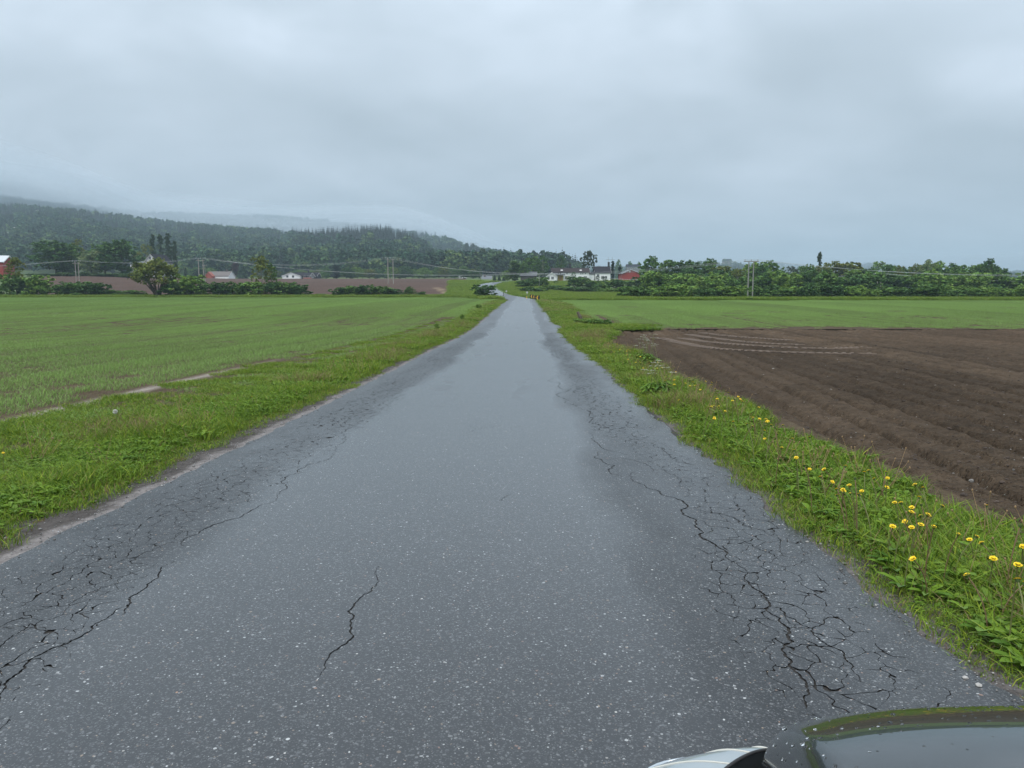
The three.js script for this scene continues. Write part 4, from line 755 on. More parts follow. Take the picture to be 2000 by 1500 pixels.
for (const [px, top, f, w, m, k] of [[1022, 548, 232, 30, 'deep', 0], [1040, 544, 236, 34, 'deep', 1], [1056, 541, 240, 30, 'mid', 2], [1074, 557, 215, 40, 'mid', 3], [1100, 560, 210, 40, 'mid', 0], [1086, 548, 262, 12, 'mid', 1], [1122, 540, 236, 26, 'deep', 2], [1140, 541, 232, 30, 'mid', 3], [1158, 549, 228, 28, 'deep', 0], [1176, 553, 215, 34, 'mid', 1], [1200, 546, 232, 36, 'deep', 2], [1222, 549, 238, 34, 'mid', 3], [1250, 541, 240, 30, 'deep', 0], [1030, 560, 205, 34, 'deep', 1], [1052, 563, 200, 34, 'deep', 2], [1126, 561, 200, 40, 'deep', 3], [1150, 561, 200, 40, 'deep', 0], [1184, 563, 198, 34, 'light', 1], [1210, 562, 198, 36, 'mid', 2], [1110, 540, 285, 14, 'olive', 3], [1120, 532, 284, 13, 'deep', 1], [1139, 541, 284, 14, 'mid', 0], [1166, 540, 285, 12, 'grey', 2], [1180, 541, 285, 10, 'grey', 1]])
  tree((w < 16 ? 'birch' : 'bush') + k, px, top, f, w, F[m], w < 16 ? 'thin young tree standing before the white farm wall' : 'dense green bush on the bank below the white farm', w < 16 ? 'young trees before the farm wall' : hf);
// right: the belt of trees beyond the crop
const belt = [
  ['broad1', 1270, 504, 236, 44, 'mid', 'full green tree right of the red barn gable'], ['broad2', 1308, 509, 240, 52, 'mid', 'broad domed green tree next but one to the red barn'], ['broad0', 1345, 524, 225, 44, 'deep', 'dark round tree where the tree belt dips toward the distant house'],
  ['bush1', 1376, 540, 215, 36, 'pale', 'pale flowering shrub in the dip of the tree belt'], ['broad3', 1402, 528, 220, 54, 'deep', 'dark spreading tree left of the tall twin pole frame'], ['birch3', 1440, 526, 225, 40, 'olive', 'brownish green tree just left of the tall twin pole frame'], ['broad1', 1488, 520, 225, 46, 'deep', 'dark round topped tree just right of the tall twin pole frame'],
  ['birch0', 1546, 521, 230, 34, 'grey', 'greyish loose tree between the twin pole frame and the slim spire tree'], ['broad2', 1578, 517, 232, 28, 'mid', 'conical green tree beside the slim spire tree'], ['poplar1', 1598, 496, 240, 8, 'poplar', 'slim dark spire tree standing highest in the belt'], ['birch1', 1614, 514, 230, 28, 'olive', 'olive tree right of the slim spire tree'], ['broad0', 1648, 519, 235, 20, 'grey', 'small greyish tree before the distant blue hill'],
  ['broad3', 1668, 526, 225, 40, 'light', 'light green bushy tree under the distant blue hill'], ['broad1', 1702, 525, 225, 40, 'mid', 'mid green tree above the low twin poles'], ['birch2', 1732, 518, 228, 34, 'deep', 'ragged dark tree right of the low twin poles'], ['birch3', 1754, 520, 230, 24, 'olive', 'ragged olive tree in the middle of the belt'], ['birch0', 1784, 516, 232, 20, 'olive', 'thin pointed tree left of the pale crowned tree'], ['birch1', 1810, 508, 228, 36, 'pale', 'pale crowned tall tree in the right half of the belt'],
  ['broad2', 1838, 528, 232, 30, 'deep', 'dark tree right of the pale crowned tree'], ['broad0', 1876, 519, 226, 56, 'mid', 'wide domed green tree with a smooth top'], ['broad3', 1908, 520, 230, 40, 'mid', 'green tree joined to the wide domed tree'], ['broad1', 1928, 509, 228, 36, 'deep', 'tall dark tree at the right end of the belt'], ['bush2', 1914, 534, 210, 28, 'pale', 'pale round shrub below the tall dark tree'], ['bush3', 1888, 540, 210, 26, 'light', 'light round shrub below the wide domed tree'], ['broad2', 1990, 543, 260, 40, 'grey', 'low greyish tree beyond the right end of the belt'],
];
for (const [k, px, top, f, w, m, l] of belt) tree(k, px, top, f, w, F[m], l);
{
  const R = rng(66), m = ['mid', 'deep', 'mid', 'light', 'light'];
  for (let px = 1345, i = 0; px < 1975; px += 24 + 16 * R(), i++) { if (px > 1505 && px < 1535) continue; tree((R() < 0.7 ? 'broad' : 'birch') + (i % 4), px, 509 + 19 * R(), 232 + 22 * R(), 42 + 20 * R(), F[['mid', 'light', 'deep', 'mid', 'olive'][Math.floor(R() * 5)]], 'rounded green tree rising behind the scrub in the belt beyond the crop', 'rounded trees of the belt'); }
  for (let px = 1278, i = 0; px < 2120; px += 21 + 10 * R(), i++) tree('bush' + (i % 4), px, 529 + 14 * R() - (px > 1500 ? 2 : 0), 185 + 24 * R(), 48 + 18 * R(), F[m[Math.floor(R() * 5)]], 'tall leafy bush in the back row of the scrub beyond the crop', 'back row of the scrub belt');
  for (let px = 1228, i = 0; px < 2120; px += 17 + 12 * R(), i++) { if (px > 1440 && px < 1478) { px = 1478; } tree('bush' + (i % 4), px, 554 + 13 * R(), 139 + 12 * R(), 36 + 20 * R(), F[m[Math.floor(R() * 5)]], 'low leafy bush in the front row of the scrub beyond the crop', 'front row of the scrub belt'); }
  tree('bush1', 1456, 566, 160, 36, F.mid, 'low leafy bush close behind the feet of the twin pole frame'); tree('bush2', 1428, 560, 158, 40, F.deep, 'dark leafy bush left of the feet of the twin pole frame');
}
// scrub round the leaning post at the culvert, and seedling shrubs on the left verge
tree('bush0', 1152, 622, 49, 42, F.light, 'low nettle like bush beside the leaning wooden post', undefined, 'bush'); tree('bush1', 1176, 626, 48, 40, F.mid, 'second low bush trailing from the leaning post to the soil', undefined, 'bush'); tree('bush3', 1134, 627, 50, 26, F.light, 'small bush round the foot of the leaning post', undefined, 'bush');
tree('bush2', 902, 623, 56, 9, F.light, 'knee high seedling shrub on the left verge with two stems', undefined, 'bush'); tree('bush3', 852, 645, 42, 9, F.light, 'knee high seedling shrub on the left verge nearer the grass clumps', undefined, 'bush'); tree('bush1', 934, 605, 80, 9, F.light, 'knee high seedling shrub on the left verge farthest along the road', undefined, 'bush');

// ───────────────────────── the wooded hills ─────────────────────────
{
  const R = rng(808), lo = [];
  for (let v = 0; v < 3; v++) lo.push(crown(700 + v, { lobes: 8, low: 0.25, high: 0.82, shape: egg, lobeR: 0.22, clumps: 56, clumpR: 0.09, leaves: 10, leaf: 0.075, aspect: 0.7, crest: true }).geo);
  const sp = [spruce(710, 14, 7, 0.35), spruce(711, 13, 7, 0.4)], dec = [[], [], []], con = [[], []], dc = [[], [], []], cc = [[], []];
  const put = (x, f, conifer, big) => {
    const y = ground(x, f), turn = R() * 6.28, col = new THREE.Color();
    if (conifer) { const k = R() < 0.5 ? 0 : 1, h = (10 + 15 * R()) * big; con[k].push(M4.compose(V.set(x, y - 0.5, -f), Q.setFromAxisAngle(UPV, turn), S3.set(h * 0.36, h, h * 0.36)).clone()); const v = 0.8 + 0.4 * R(); cc[k].push(col.setRGB(0.014 * v, 0.027 * v, 0.022 * v)); }
    else { const k = Math.floor(R() * 3), h = (9 + 13 * R()) * big, w = h * (0.7 + 0.3 * R()), q = R(); dec[k].push(M4.compose(V.set(x, y - 1, -f), Q.setFromAxisAngle(UPV, turn), S3.set(w, h, w)).clone()); const v = 0.7 + 0.6 * R(), y2 = q > 0.86 ? 1 : q > 0.55 ? 0.4 : 0; dc[k].push(col.setRGB(lerp(0.028, 0.100, y2) * v, lerp(0.075, 0.160, y2) * v, lerp(0.036, 0.050, y2) * v)); }
  };
  const plans = [[0, 7600], [1, 7200], [2, 2600], [3, 1400], [4, 900], [5, 900], [6, 800], [7, 900]];
  for (const [ri, n] of plans) {
    const r = RIDGES[ri], p0 = r.pts[0][0], p1 = r.pts[r.pts.length - 1][0];
    for (let i = 0; i < n; i++) {
      const px = lerp(Math.max(p0, -160), Math.min(p1, 2160), R()), a = colA(px), rc = r.dist(a), t = R() < 0.25 ? 0.9 + 0.12 * R() : Math.pow(R(), 0.85), f = lerp(r.foot, rc, t), x = a * f;
      const h = ground(x, f), own = ridgeH(r, a, f, base(x, f)); if (own < base(x, f) + 1.5 || own < h - 9) continue;
      // slab of planted spruce on the near shoulder, mixed wood elsewhere
      let p = 0.28 + 1.8 * (fbm2(x / 90, f / 90, 3, 99) - 0.5);
      if (ri === 0) { p += 0.95 * sstep(560, 620, px) * (1 - sstep(812, 830, px)) * sstep(0.62, 0.75, t); if (px < 320) p += 0.3 * sstep(0.55, 0.8, t); }
      if (ri === 2) p += 0.5 * sstep(1050, 1075, px) - 0.15; if (ri === 1) p += 0.2;
      put(x, f, R() < p, ri === 0 && px > 570 && px < 830 && t > 0.62 ? 1.4 : 1);
    }
  }
  const spm = new THREE.MeshStandardMaterial({ vertexColors: true, roughness: 0.95, side: THREE.DoubleSide }), dm = spm;
  sp.forEach((g, i) => { stuff('hill_spruce_wood', g, spm, con[i], cc[i]); }); lo.forEach((g, i) => { stuff('hill_broadleaf_wood', g, dm, dec[i], dc[i]); });
  // single trees one can pick out on the low hill and far ridges
  const one = (kind, px, top, f, w, m, label) => tree(kind, px, top, f, w, m, label);
  one('pine', 912, 478, 1180, 14, F.pine, 'lone pine on the crest right of the hill shoulder'); one('pine', 925, 479, 1185, 13, F.pine, 'lone pine under the pylon on the crest'); one('birch1', 934, 483, 1190, 12, F.pine, 'lone tree right of the pylon on the crest');
  for (const [px, top, w] of [[1207, 510, 13], [1230, 513, 14], [1246, 514, 10], [1338, 516, 14]]) tree('broad1', px, top, 760, w, F.mid, 'hazy round tree standing alone beyond the red barn', 'hazy trees beyond the red barn');
  const R2 = rng(12); for (const [px, top, w] of [[1352, 512, 16], [1366, 511, 15], [1378, 510, 13], [1392, 513, 15], [1400, 514, 10], [1414, 507, 12], [1424, 508, 10], [1434, 512, 10], [1444, 516, 9]]) tree(R2() < 0.8 ? 'broad' + Math.floor(R2() * 4) : 'spruce0', px, top, 1900, w, F.mid, 'hazy tree round the far house on the low hill beyond the belt', 'hazy trees round the far house');
}
// rock faces showing through the hillside wood
{
  const mat = std(0.30, 0.30, 0.29, 0.95);
  const rock = (px, row, f0, w, h, label, seed) => {
    let best = f0; for (let f = 560; f < 1400; f += 4) { if (heightAt(row, f) <= ground(colA(px) * f, f) + 4) { best = f; break; } }
    const f = best, x = colA(px) * f, s = f / FOC, g = new THREE.IcosahedronGeometry(1, 5), p = g.attributes.position, v = new THREE.Vector3();
    for (let i = 0; i < p.count; i++) { v.fromBufferAttribute(p, i); const n = 0.65 + 0.55 * fbm3(v.x * 2.2 + seed, v.y * 3 + 4, v.z * 2.2, 4, 7) + 0.1 * Math.round(3 * noise3(v.x * 4, v.y * 5, v.z * 4, seed)); p.setXYZ(i, v.x * n * w * s * 0.5, v.y * n * h * s * 0.5, v.z * n * 9); }
    g.computeVertexNormals(); const m = new THREE.Mesh(g, mat); m.name = numbered('rock_face'); tag(m, label, 'rock', undefined); m.position.set(x, heightAt(row, f), -f + 7); scene.add(shade(m));
  };
  rock(52, 456, 800, 30, 17, 'pale grey rock face high on the wooded hill below the hillside pole', 1); rock(34, 461, 800, 16, 9, 'small grey rock face left of the large rock face on the hill', 2); rock(197, 472, 800, 18, 7, 'low grey rock outcrop above the farmyard trees', 3); rock(184, 466, 800, 9, 7, 'little grey rock knob left of the low outcrop on the hill', 4);
}

// ───────────────────────── low cloud lying on the hills ─────────────────────────
{
  const mat = new THREE.MeshPhysicalMaterial({ color: new THREE.Color().setRGB(0.545, 0.62, 0.685), roughness: 1, transmission: 0.62, thickness: 0, specularIntensity: 0, transparent: true, opacity: 0.15, side: THREE.DoubleSide });
  const baseAlt = pchip([[colA(-600), 215], [colA(0), 205], [colA(150), 185], [colA(330), 124], [colA(600), 106], [colA(760), 108], [colA(900), 140], [colA(1300), 170], [colA(2600), 180]]);
  for (let k = 0; k < 11; k++) {
    const P = [], ix = [], na = 90, nr = 46;
    for (let j = 0; j <= nr; j++) for (let i = 0; i <= na; i++) {
      const th = lerp(-64, 64, i / na) * Math.PI / 180, rin = 1420 + 560 * fbm2(i / 9, k * 3.3, 3, 120 + k) + 30 * k + 4600 * sstep(colA(760), colA(1250), Math.tan(th)), r = rin * Math.pow(7600 / rin, j / nr), x = r * Math.sin(th), f = r * Math.cos(th);
      P.push(x, baseAlt(Math.tan(th)) + 11 * k + 26 * (fbm2(x / 620 + k * 7, f / 620, 3, 130) - 0.5) + 14 * (fbm2(x / 170, f / 260 + k * 5, 2, 131) - 0.5), -f);
    }
    for (let j = 0; j < nr; j++) for (let i = 0; i < na; i++) { const a = j * (na + 1) + i, b = a + 1, d = a + na + 1, e = d + 1; ix.push(a, b, e, a, e, d); }
    const g = new THREE.BufferGeometry(); g.setAttribute('position', new THREE.Float32BufferAttribute(P, 3)); g.setIndex(ix); g.computeVertexNormals(); structure('low_cloud', g, mat);
  }
}
// ───────────────────────── buildings ─────────────────────────
const paintWhite = std(0.82, 0.83, 0.82, 0.7), paintRed = std(0.30, 0.045, 0.038, 0.75), paintBlack = std(0.025, 0.026, 0.03, 0.7), matt = { specularIntensity: 0.2 }, roofDark = phys(0.026, 0.025, 0.031, 0.9, matt), roofBrown = phys(0.040, 0.032, 0.033, 0.9, matt), roofGrey = phys(0.14, 0.15, 0.165, 0.8, matt), roofPale = std(0.48, 0.50, 0.53, 0.5), frameWhite = std(0.75, 0.76, 0.75, 0.6), brickMat = std(0.12, 0.10, 0.095, 0.9), ochre = std(0.45, 0.33, 0.08, 0.75), stoneMat = std(0.25, 0.25, 0.24, 0.95);
const glass = phys(0.03, 0.035, 0.04, 0.08, { clearcoat: 1, clearcoatRoughness: 0.05 });
// gable towards +z; gw wide, L long
function gabled(g, { gw, L, eave, ridge, wall, roof, over = 0.45, thick = 0.16, x = 0, z = 0, y = 0, trim = frameWhite, names = ['wall', 'roof'] }) {
  const sh = new THREE.Shape([[-gw / 2, -1.5], [gw / 2, -1.5], [gw / 2, eave], [0, ridge], [-gw / 2, eave]].map(([a, b]) => new THREE.Vector2(a, b)));
  part(g, names[0], new THREE.ExtrudeGeometry(sh, { depth: L, bevelEnabled: false }).translate(x, y, z - L / 2), wall);
  const sl = Math.hypot(gw / 2, ridge - eave), ux = gw / 2 / sl, uy = (ridge - eave) / sl, ex = gw / 2 + over * ux, ey = eave - over * uy, t = thick;
  const rs = new THREE.Shape([[-ex, ey + 0.03], [0, ridge + 0.03], [ex, ey + 0.03], [ex, ey + t + 0.03], [0, ridge + t / ux + 0.03], [-ex, ey + t + 0.03]].map(([a, b]) => new THREE.Vector2(a, b)));
  const r = part(g, names[1], new THREE.ExtrudeGeometry(rs, { depth: L + 2 * over, bevelEnabled: false }).translate(x, y, z - L / 2 - over), roof);
  if (trim) for (const s of [-1, 1]) {
    const bs = new THREE.Shape([[0, ridge - 0.1], [s * ex, ey - 0.14], [s * ex, ey + t * 0.8], [0, ridge + t * 0.8]].map(([a, b]) => new THREE.Vector2(a, b)));
    part(g, 'barge_board', new THREE.ExtrudeGeometry(bs, { depth: 0.05, bevelEnabled: false }).translate(x, y, z + L / 2 + over + 0.003), trim);
  }
  return r;
}
function windowAt(g, face, u, v, w, h, off, frame = frameWhite) {   // face: 'gable' (+z) or 'side' (-x)
  const grp = new THREE.Group(); grp.name = 'window'; g.add(grp);
  const b = 0.12, fr = [box(w + 2 * b, b, 0.1, 0, h / 2 + b / 2, 0), box(w + 2 * b, b, 0.1, 0, -h / 2 - b / 2, 0), box(b, h, 0.1, -w / 2 - b / 2, 0, 0), box(b, h, 0.1, w / 2 + b / 2, 0, 0), box(0.07, h, 0.08, 0, 0, 0)];
  part(grp, 'frame', merge(fr), frame); part(grp, 'pane', box(w, h, 0.03, 0, 0, 0.0), glass);
  if (face === 'gable') grp.position.set(u, v, off + 0.04); else { grp.position.set(-off - 0.04, v, u); grp.rotation.y = -Math.PI / 2; }
}
function placeAt(g, px, f, turn = 0, sink = 0) { const x = colA(px) * f; g.position.set(x, ground(x, f) - sink, -f); g.rotation.y = turn + Math.atan(-x / f) * 0; return g; }
const mpp = (f) => f / FOC;      // metres per photo pixel at distance f
{ // white farmhouse: ridge across the view
  const f = 300, m = mpp(f), g = thing('farmhouse', 'long white farmhouse with a brown roof, roof lights and a porch', 'house'); placeAt(g, 1113, f, Math.PI / 2, -0.2);
  const Lx = 70 * m, base0 = heightAt(551, f) - g.position.y, ev = heightAt(533.5, f) - g.position.y, rd = heightAt(525.5, f) - g.position.y;
  const rf = gabled(g, { gw: 8.5, L: Lx, eave: ev, ridge: rd, wall: paintWhite, roof: roofBrown, over: 0.4 });
  part(rf, 'chimney', box(0.8, 1.9, 0.8, 0, rd + 0.8, 0), paintBlack);
  // local -x faces the camera, +z is to the right
  for (const u of [-17, 20]) { const k = part(rf, 'roof_light', box(0.1, 0.75, 0.85), frameWhite); k.position.set(-2.6, lerp(rd, ev, 2.6 / 4.25) + 0.24, u * m * 0.98); k.rotation.z = -Math.atan2(4.25, rd - ev); }
  for (const u of [-23, -19.5, -7, 19.5, 23, 28]) windowAt(g, 'side', u * m, ev - 0.42, 0.5, 0.45, 4.25);
  for (const u of [-9, 7, 18, 28]) windowAt(g, 'side', u * m, base0 + 1.6, 1.1, 1.1, 4.25);
  part(g, 'porch_roof', box(2.2, 0.25, 3.7, -5.2, base0 + 2.75, -20 * m), roofDark).rotation.z = 0; part(g, 'porch_wall', box(0.1, 2.5, 2.2, -4.32, base0 + 1.3, -19.5 * m), ochre); for (const s of [-1.7, 1.7]) part(g, 'porch_post', box(0.14, 2.6, 0.14, -6.1, base0 + 1.3, -20 * m + s), paintWhite);
  part(g, 'porch_deck', box(2.4, 0.3, 3.9, -5.3, base0 + 0.05, -20 * m), frameWhite); part(g, 'door', box(0.08, 2.1, 1.0, -4.42, base0 + 1.1, -19.0 * m), std(0.35, 0.2, 0.06, 0.6)); shade(g);
  const a = thing('house_wing', 'low white lean-to wing at the left end of the farmhouse', 'house'); placeAt(a, 1077, f - 4, 0, -0.2);
  gabled(a, { gw: 20 * m * 1.0, L: 6, eave: heightAt(541.5, f) - a.position.y, ridge: heightAt(534, f) - a.position.y, wall: paintWhite, roof: roofDark, over: 0.35 }); windowAt(a, 'gable', 0.3, heightAt(544, f) - a.position.y, 0.9, 1.0, 3); windowAt(a, 'gable', -1.2, heightAt(544, f) - a.position.y, 0.7, 1.0, 3); shade(a);
  const b = thing('farm_wing', 'tall white farm building with a steep dark roof and black chimney', 'house'); placeAt(b, 1175, f + 2, Math.PI / 2, -0.2);
  const e2 = heightAt(534, f) - b.position.y, r2 = heightAt(522.5, f) - b.position.y, b0 = heightAt(551, f) - b.position.y, rb = gabled(b, { gw: 8, L: 29 * m, eave: e2, ridge: r2, wall: paintWhite, roof: roofDark, over: 0.35 });
  part(rb, 'chimney', box(0.75, 2.1, 0.75, 0, r2 + 0.9, 13 * m), paintBlack); windowAt(b, 'side', 0, b0 + 1.7, 1.1, 1.1, 4); windowAt(b, 'side', 6 * m, b0 + 1.7, 0.8, 1.1, 4); windowAt(b, 'side', -9 * m, e2 - 1.0, 0.9, 0.9, 4); shade(b);
  const c = thing('link_building', 'white link between the farmhouse and the taller farm building', 'building'); placeAt(c, 1152, f + 1, Math.PI / 2, -0.2);
  gabled(c, { gw: 6, L: 14 * m, eave: heightAt(537, f) - c.position.y, ridge: heightAt(533, f) - c.position.y, wall: paintWhite, roof: roofDark, over: 0.2, trim: null }); shade(c);
}
{ // red barn gable
  const f = 312, m = mpp(f), g = thing('red_barn', 'red barn gable with a pale roof edge right of the white farm', 'barn'); placeAt(g, 1228, f, 0.0);
  const ev = heightAt(535.5, f) - g.position.y, rd = heightAt(528.5, f) - g.position.y; gabled(g, { gw: 34 * m, L: 14, eave: ev, ridge: rd, wall: paintRed, roof: roofGrey, over: 0.4, trim: roofPale });
  part(g, 'lamp_box', box(0.35, 0.45, 0.25, -3 * m, heightAt(532.5, f) - g.position.y, 7.13), frameWhite); shade(g);
  const s = thing('grey_shed', 'grey roofed shed behind the bushes left of the farmhouse', 'shed'); placeAt(s, 1032, 330, Math.PI / 2);
  gabled(s, { gw: 8, L: 30 * mpp(330), eave: heightAt(540, 330) - s.position.y, ridge: heightAt(532.5, 330) - s.position.y, wall: std(0.08, 0.075, 0.07, 0.9), roof: phys(0.10, 0.105, 0.115, 0.85, matt), over: 0.4, trim: null }); shade(s);
  const h = thing('red_house', 'small red house with a grey roof at the top of the road bend', 'house'); const fh = 390; placeAt(h, 951, fh, Math.PI / 2);
  const rf = gabled(h, { gw: 8, L: 17 * mpp(fh), eave: heightAt(546, fh) - h.position.y, ridge: heightAt(540, fh) - h.position.y, wall: paintRed, roof: roofGrey, over: 0.4 }); part(rf, 'chimney', box(0.8, 1.6, 0.8, -1.2, heightAt(540, fh) - h.position.y, -1), brickMat); windowAt(h, 'side', 1.5, heightAt(549, fh) - h.position.y, 1.6, 1.0, 4); windowAt(h, 'side', -1.5, heightAt(549.5, fh) - h.position.y, 0.8, 1.2, 4); shade(h);
}
{ // left: gabled house, red barn, grey-roofed house, low white house
  let f = 335, m = mpp(f), g = thing('gabled_house', 'white house with a steep gable half hidden behind the willow', 'house'); placeAt(g, 313, f, -0.12);
  gabled(g, { gw: 27 * m, L: 11, eave: heightAt(514, f) - g.position.y, ridge: heightAt(499.5, f) - g.position.y, wall: paintWhite, roof: roofDark, over: 0.45 }); windowAt(g, 'gable', -0.4, heightAt(506, f) - g.position.y, 0.9, 1.1, 5.5); windowAt(g, 'gable', -1.6, heightAt(517, f) - g.position.y, 0.9, 1.2, 5.5); windowAt(g, 'gable', 1.4, heightAt(517, f) - g.position.y, 0.9, 1.2, 5.5); shade(g);
  g = thing('house_annex', 'low white annex left of the white gabled house', 'house'); placeAt(g, 275, f - 3, Math.PI / 2); gabled(g, { gw: 6, L: 22 * m, eave: heightAt(518, f) - g.position.y, ridge: heightAt(513, f) - g.position.y, wall: paintWhite, roof: roofGrey, over: 0.3 }); windowAt(g, 'side', -1.5, heightAt(522, f) - g.position.y, 1, 1.1, 3); windowAt(g, 'side', 1.2, heightAt(522, f) - g.position.y, 1, 1.1, 3); shade(g);
  f = 262; m = mpp(f); g = thing('red_barn', 'red barn with a pale grey roof behind bushes beside the dark farmyard trees', 'barn'); placeAt(g, -14, f, Math.PI / 2 + 0.25);
  const ev = heightAt(513, f) - g.position.y, rd = heightAt(501, f) - g.position.y; gabled(g, { gw: 10, L: 62 * m, eave: ev, ridge: rd, wall: paintRed, roof: roofPale, over: 0.5 }); shade(g);
  f = 432; m = mpp(f); g = thing('roofed_house', 'house with a grey weathered roof, red gable and white end wall', 'house'); placeAt(g, 432, f, Math.PI / 2 - 0.1);
  const e2 = heightAt(540, f) - g.position.y, r2 = heightAt(531.5, f) - g.position.y, rr = gabled(g, { gw: 8, L: 46 * m, eave: e2, ridge: r2, wall: paintWhite, roof: phys(0.15, 0.135, 0.13, 0.9, matt), over: 0.3 }); part(rr, 'chimney', box(0.8, 1.5, 0.8, 0, r2 + 0.5, 4), brickMat); shade(g);
  g = thing('red_annex', 'small red gabled annex at the left end of the grey roofed house', 'building'); placeAt(g, 411, f - 6, 0.1); gabled(g, { gw: 14 * m, L: 5, eave: heightAt(540.5, f) - g.position.y, ridge: heightAt(533, f) - g.position.y, wall: std(0.33, 0.075, 0.045, 0.8), roof: std(0.32, 0.09, 0.06, 0.8), over: 0.25, trim: null }); shade(g);
  f = 428; m = mpp(f); g = thing('low_white_house', 'low white house with a black roof, dark right half and cross gable', 'house'); placeAt(g, 592, f, 0);
  const y0 = g.position.y, wl = new THREE.Group();
  gabled(g, { gw: 35 * m, L: 9, x: -15.5 * m, z: 2, eave: heightAt(540, f) - y0, ridge: heightAt(534, f) - y0, wall: paintWhite, roof: roofDark, over: 0.4 });
  const lw = new THREE.Group(); lw.name = 'wing'; g.add(lw); lw.position.x = 10 * m; lw.rotation.y = Math.PI / 2; gabled(lw, { gw: 8, L: 42 * m, eave: heightAt(540, f) - y0, ridge: heightAt(533.5, f) - y0, wall: paintBlack, roof: roofDark, over: 0.4, names: ['wing_wall', 'wing_roof'] });
  const cg = new THREE.Group(); cg.name = 'cross_gable'; g.add(cg); cg.position.set(25 * m, 0, 3.5); gabled(cg, { gw: 10 * m, L: 4, eave: heightAt(540.5, f) - y0, ridge: heightAt(534.5, f) - y0, wall: paintBlack, roof: roofDark, over: 0.35, names: ['gable_wall', 'gable_roof'] });
  part(g, 'chimney', box(0.7, 1.8, 0.7, 12 * m, heightAt(532, f) - y0, 0), paintBlack); part(g, 'chimney_cap', box(0.9, 0.3, 0.9, 12 * m, heightAt(532, f) - y0 + 1.05, 0), roofGrey);
  windowAt(g, 'gable', -23 * m, heightAt(541, f) - y0, 0.9, 0.9, 6.5, paintBlack); windowAt(g, 'gable', -12 * m, heightAt(541, f) - y0, 0.9, 0.9, 6.5, paintBlack); windowAt(g, 'gable', 7 * m, heightAt(541.5, f) - y0, 1.0, 1.1, 4.0); windowAt(g, 'gable', 15 * m, heightAt(541.5, f) - y0, 1.0, 1.1, 4.0); windowAt(g, 'gable', 24 * m, heightAt(541.5, f) - y0, 1.0, 1.1, 5.5);
  part(g, 'terrace_fence', box(16 * m, 0.9, 0.08, 16 * m, heightAt(544.5, f) - y0, 7), std(0.30, 0.10, 0.08, 0.8)); shade(g);
}
{ // far buildings
  const far = (name, label, px, row0, row1, f, wpx, wall, roof, turn = Math.PI / 2, wins = 0) => { const g = thing(name, label, 'house'), m = mpp(f); placeAt(g, px, f, turn); const top = heightAt(row0, f) - g.position.y, bot = heightAt(row1, f) - g.position.y; gabled(g, { gw: 9, L: wpx * m, eave: lerp(bot, top, 0.62), ridge: top, wall, roof, over: 0.4, y: 0 }); for (let i = 0; i < wins; i++) windowAt(g, 'side', (i + 0.5 - wins / 2) * wpx * m / wins, lerp(bot, top, 0.45), 1.2, 1.4, 4.5); shade(g); return g; };
  far('long_building', 'hazy long dark building on the skyline behind the red barn', 1236, 518, 530, 760, 26, std(0.16, 0.15, 0.15, 0.9), roofDark, Math.PI / 2, 6);
  far('hill_house', 'far house among hazy trees on the low hill beyond the tree belt', 1394, 517, 526, 1880, 18, std(0.25, 0.25, 0.26, 0.9), roofDark, Math.PI / 2, 3);
  far('hill_manor', 'far tall house with a flat top among hazy trees on the low hill', 1418, 508, 525, 1900, 16, std(0.16, 0.16, 0.15, 0.9), roofDark, Math.PI / 2, 4);
  far('white_cottage', 'tiny white cottage among the hazy trees of the low hill', 1401, 521, 525.5, 1850, 4, paintWhite, roofDark);
  // white house lit up in the mist on the hillside
  let f = 700; for (; f < 2500; f += 5) if (heightAt(451, f) <= ground(colA(478) * f, f)) break;
  const g = thing('hillside_house', 'small white house high in the misty hillside wood', 'house'), m = mpp(f); placeAt(g, 478, f - 4, Math.PI / 2 + 0.3, -13); gabled(g, { gw: 9, L: 12 * m, eave: 4.5, ridge: 7.5, wall: paintWhite, roof: roofGrey, over: 0.4 }); part(g, 'foundation', box(8.6, 14, 12 * m - 0.4, 0, -7.5, 0), stoneMat); windowAt(g, 'side', 2, 2.6, 1.2, 1.2, 4.5); windowAt(g, 'side', -2, 2.6, 1.2, 1.2, 4.5); shade(g);
  const w = thing('white_van', 'small white van parked at the far end of the brown field', 'van'); placeAt(w, 904, 455, 0.2); part(w, 'body', new THREE.ExtrudeGeometry(new THREE.Shape([[-2.4, 0.35], [2.4, 0.35], [2.4, 1.1], [1.6, 1.35], [1.0, 2.1], [-2.4, 2.1]].map(([a, b]) => new THREE.Vector2(a, b))), { depth: 1.8, bevelEnabled: true, bevelSize: 0.06, bevelThickness: 0.06, bevelSegments: 2 }).translate(0, 0, -0.9), paintWhite); part(w, 'side_window', box(1.1, 0.5, 0.04, 0.75, 1.65, 0.99), glass); for (const x of [-1.5, 1.5]) for (const z of [-0.85, 0.85]) part(w, 'wheel', new THREE.CylinderGeometry(0.33, 0.33, 0.2, 14).rotateX(Math.PI / 2).translate(x, 0.33, z), paintBlack); shade(w);
}

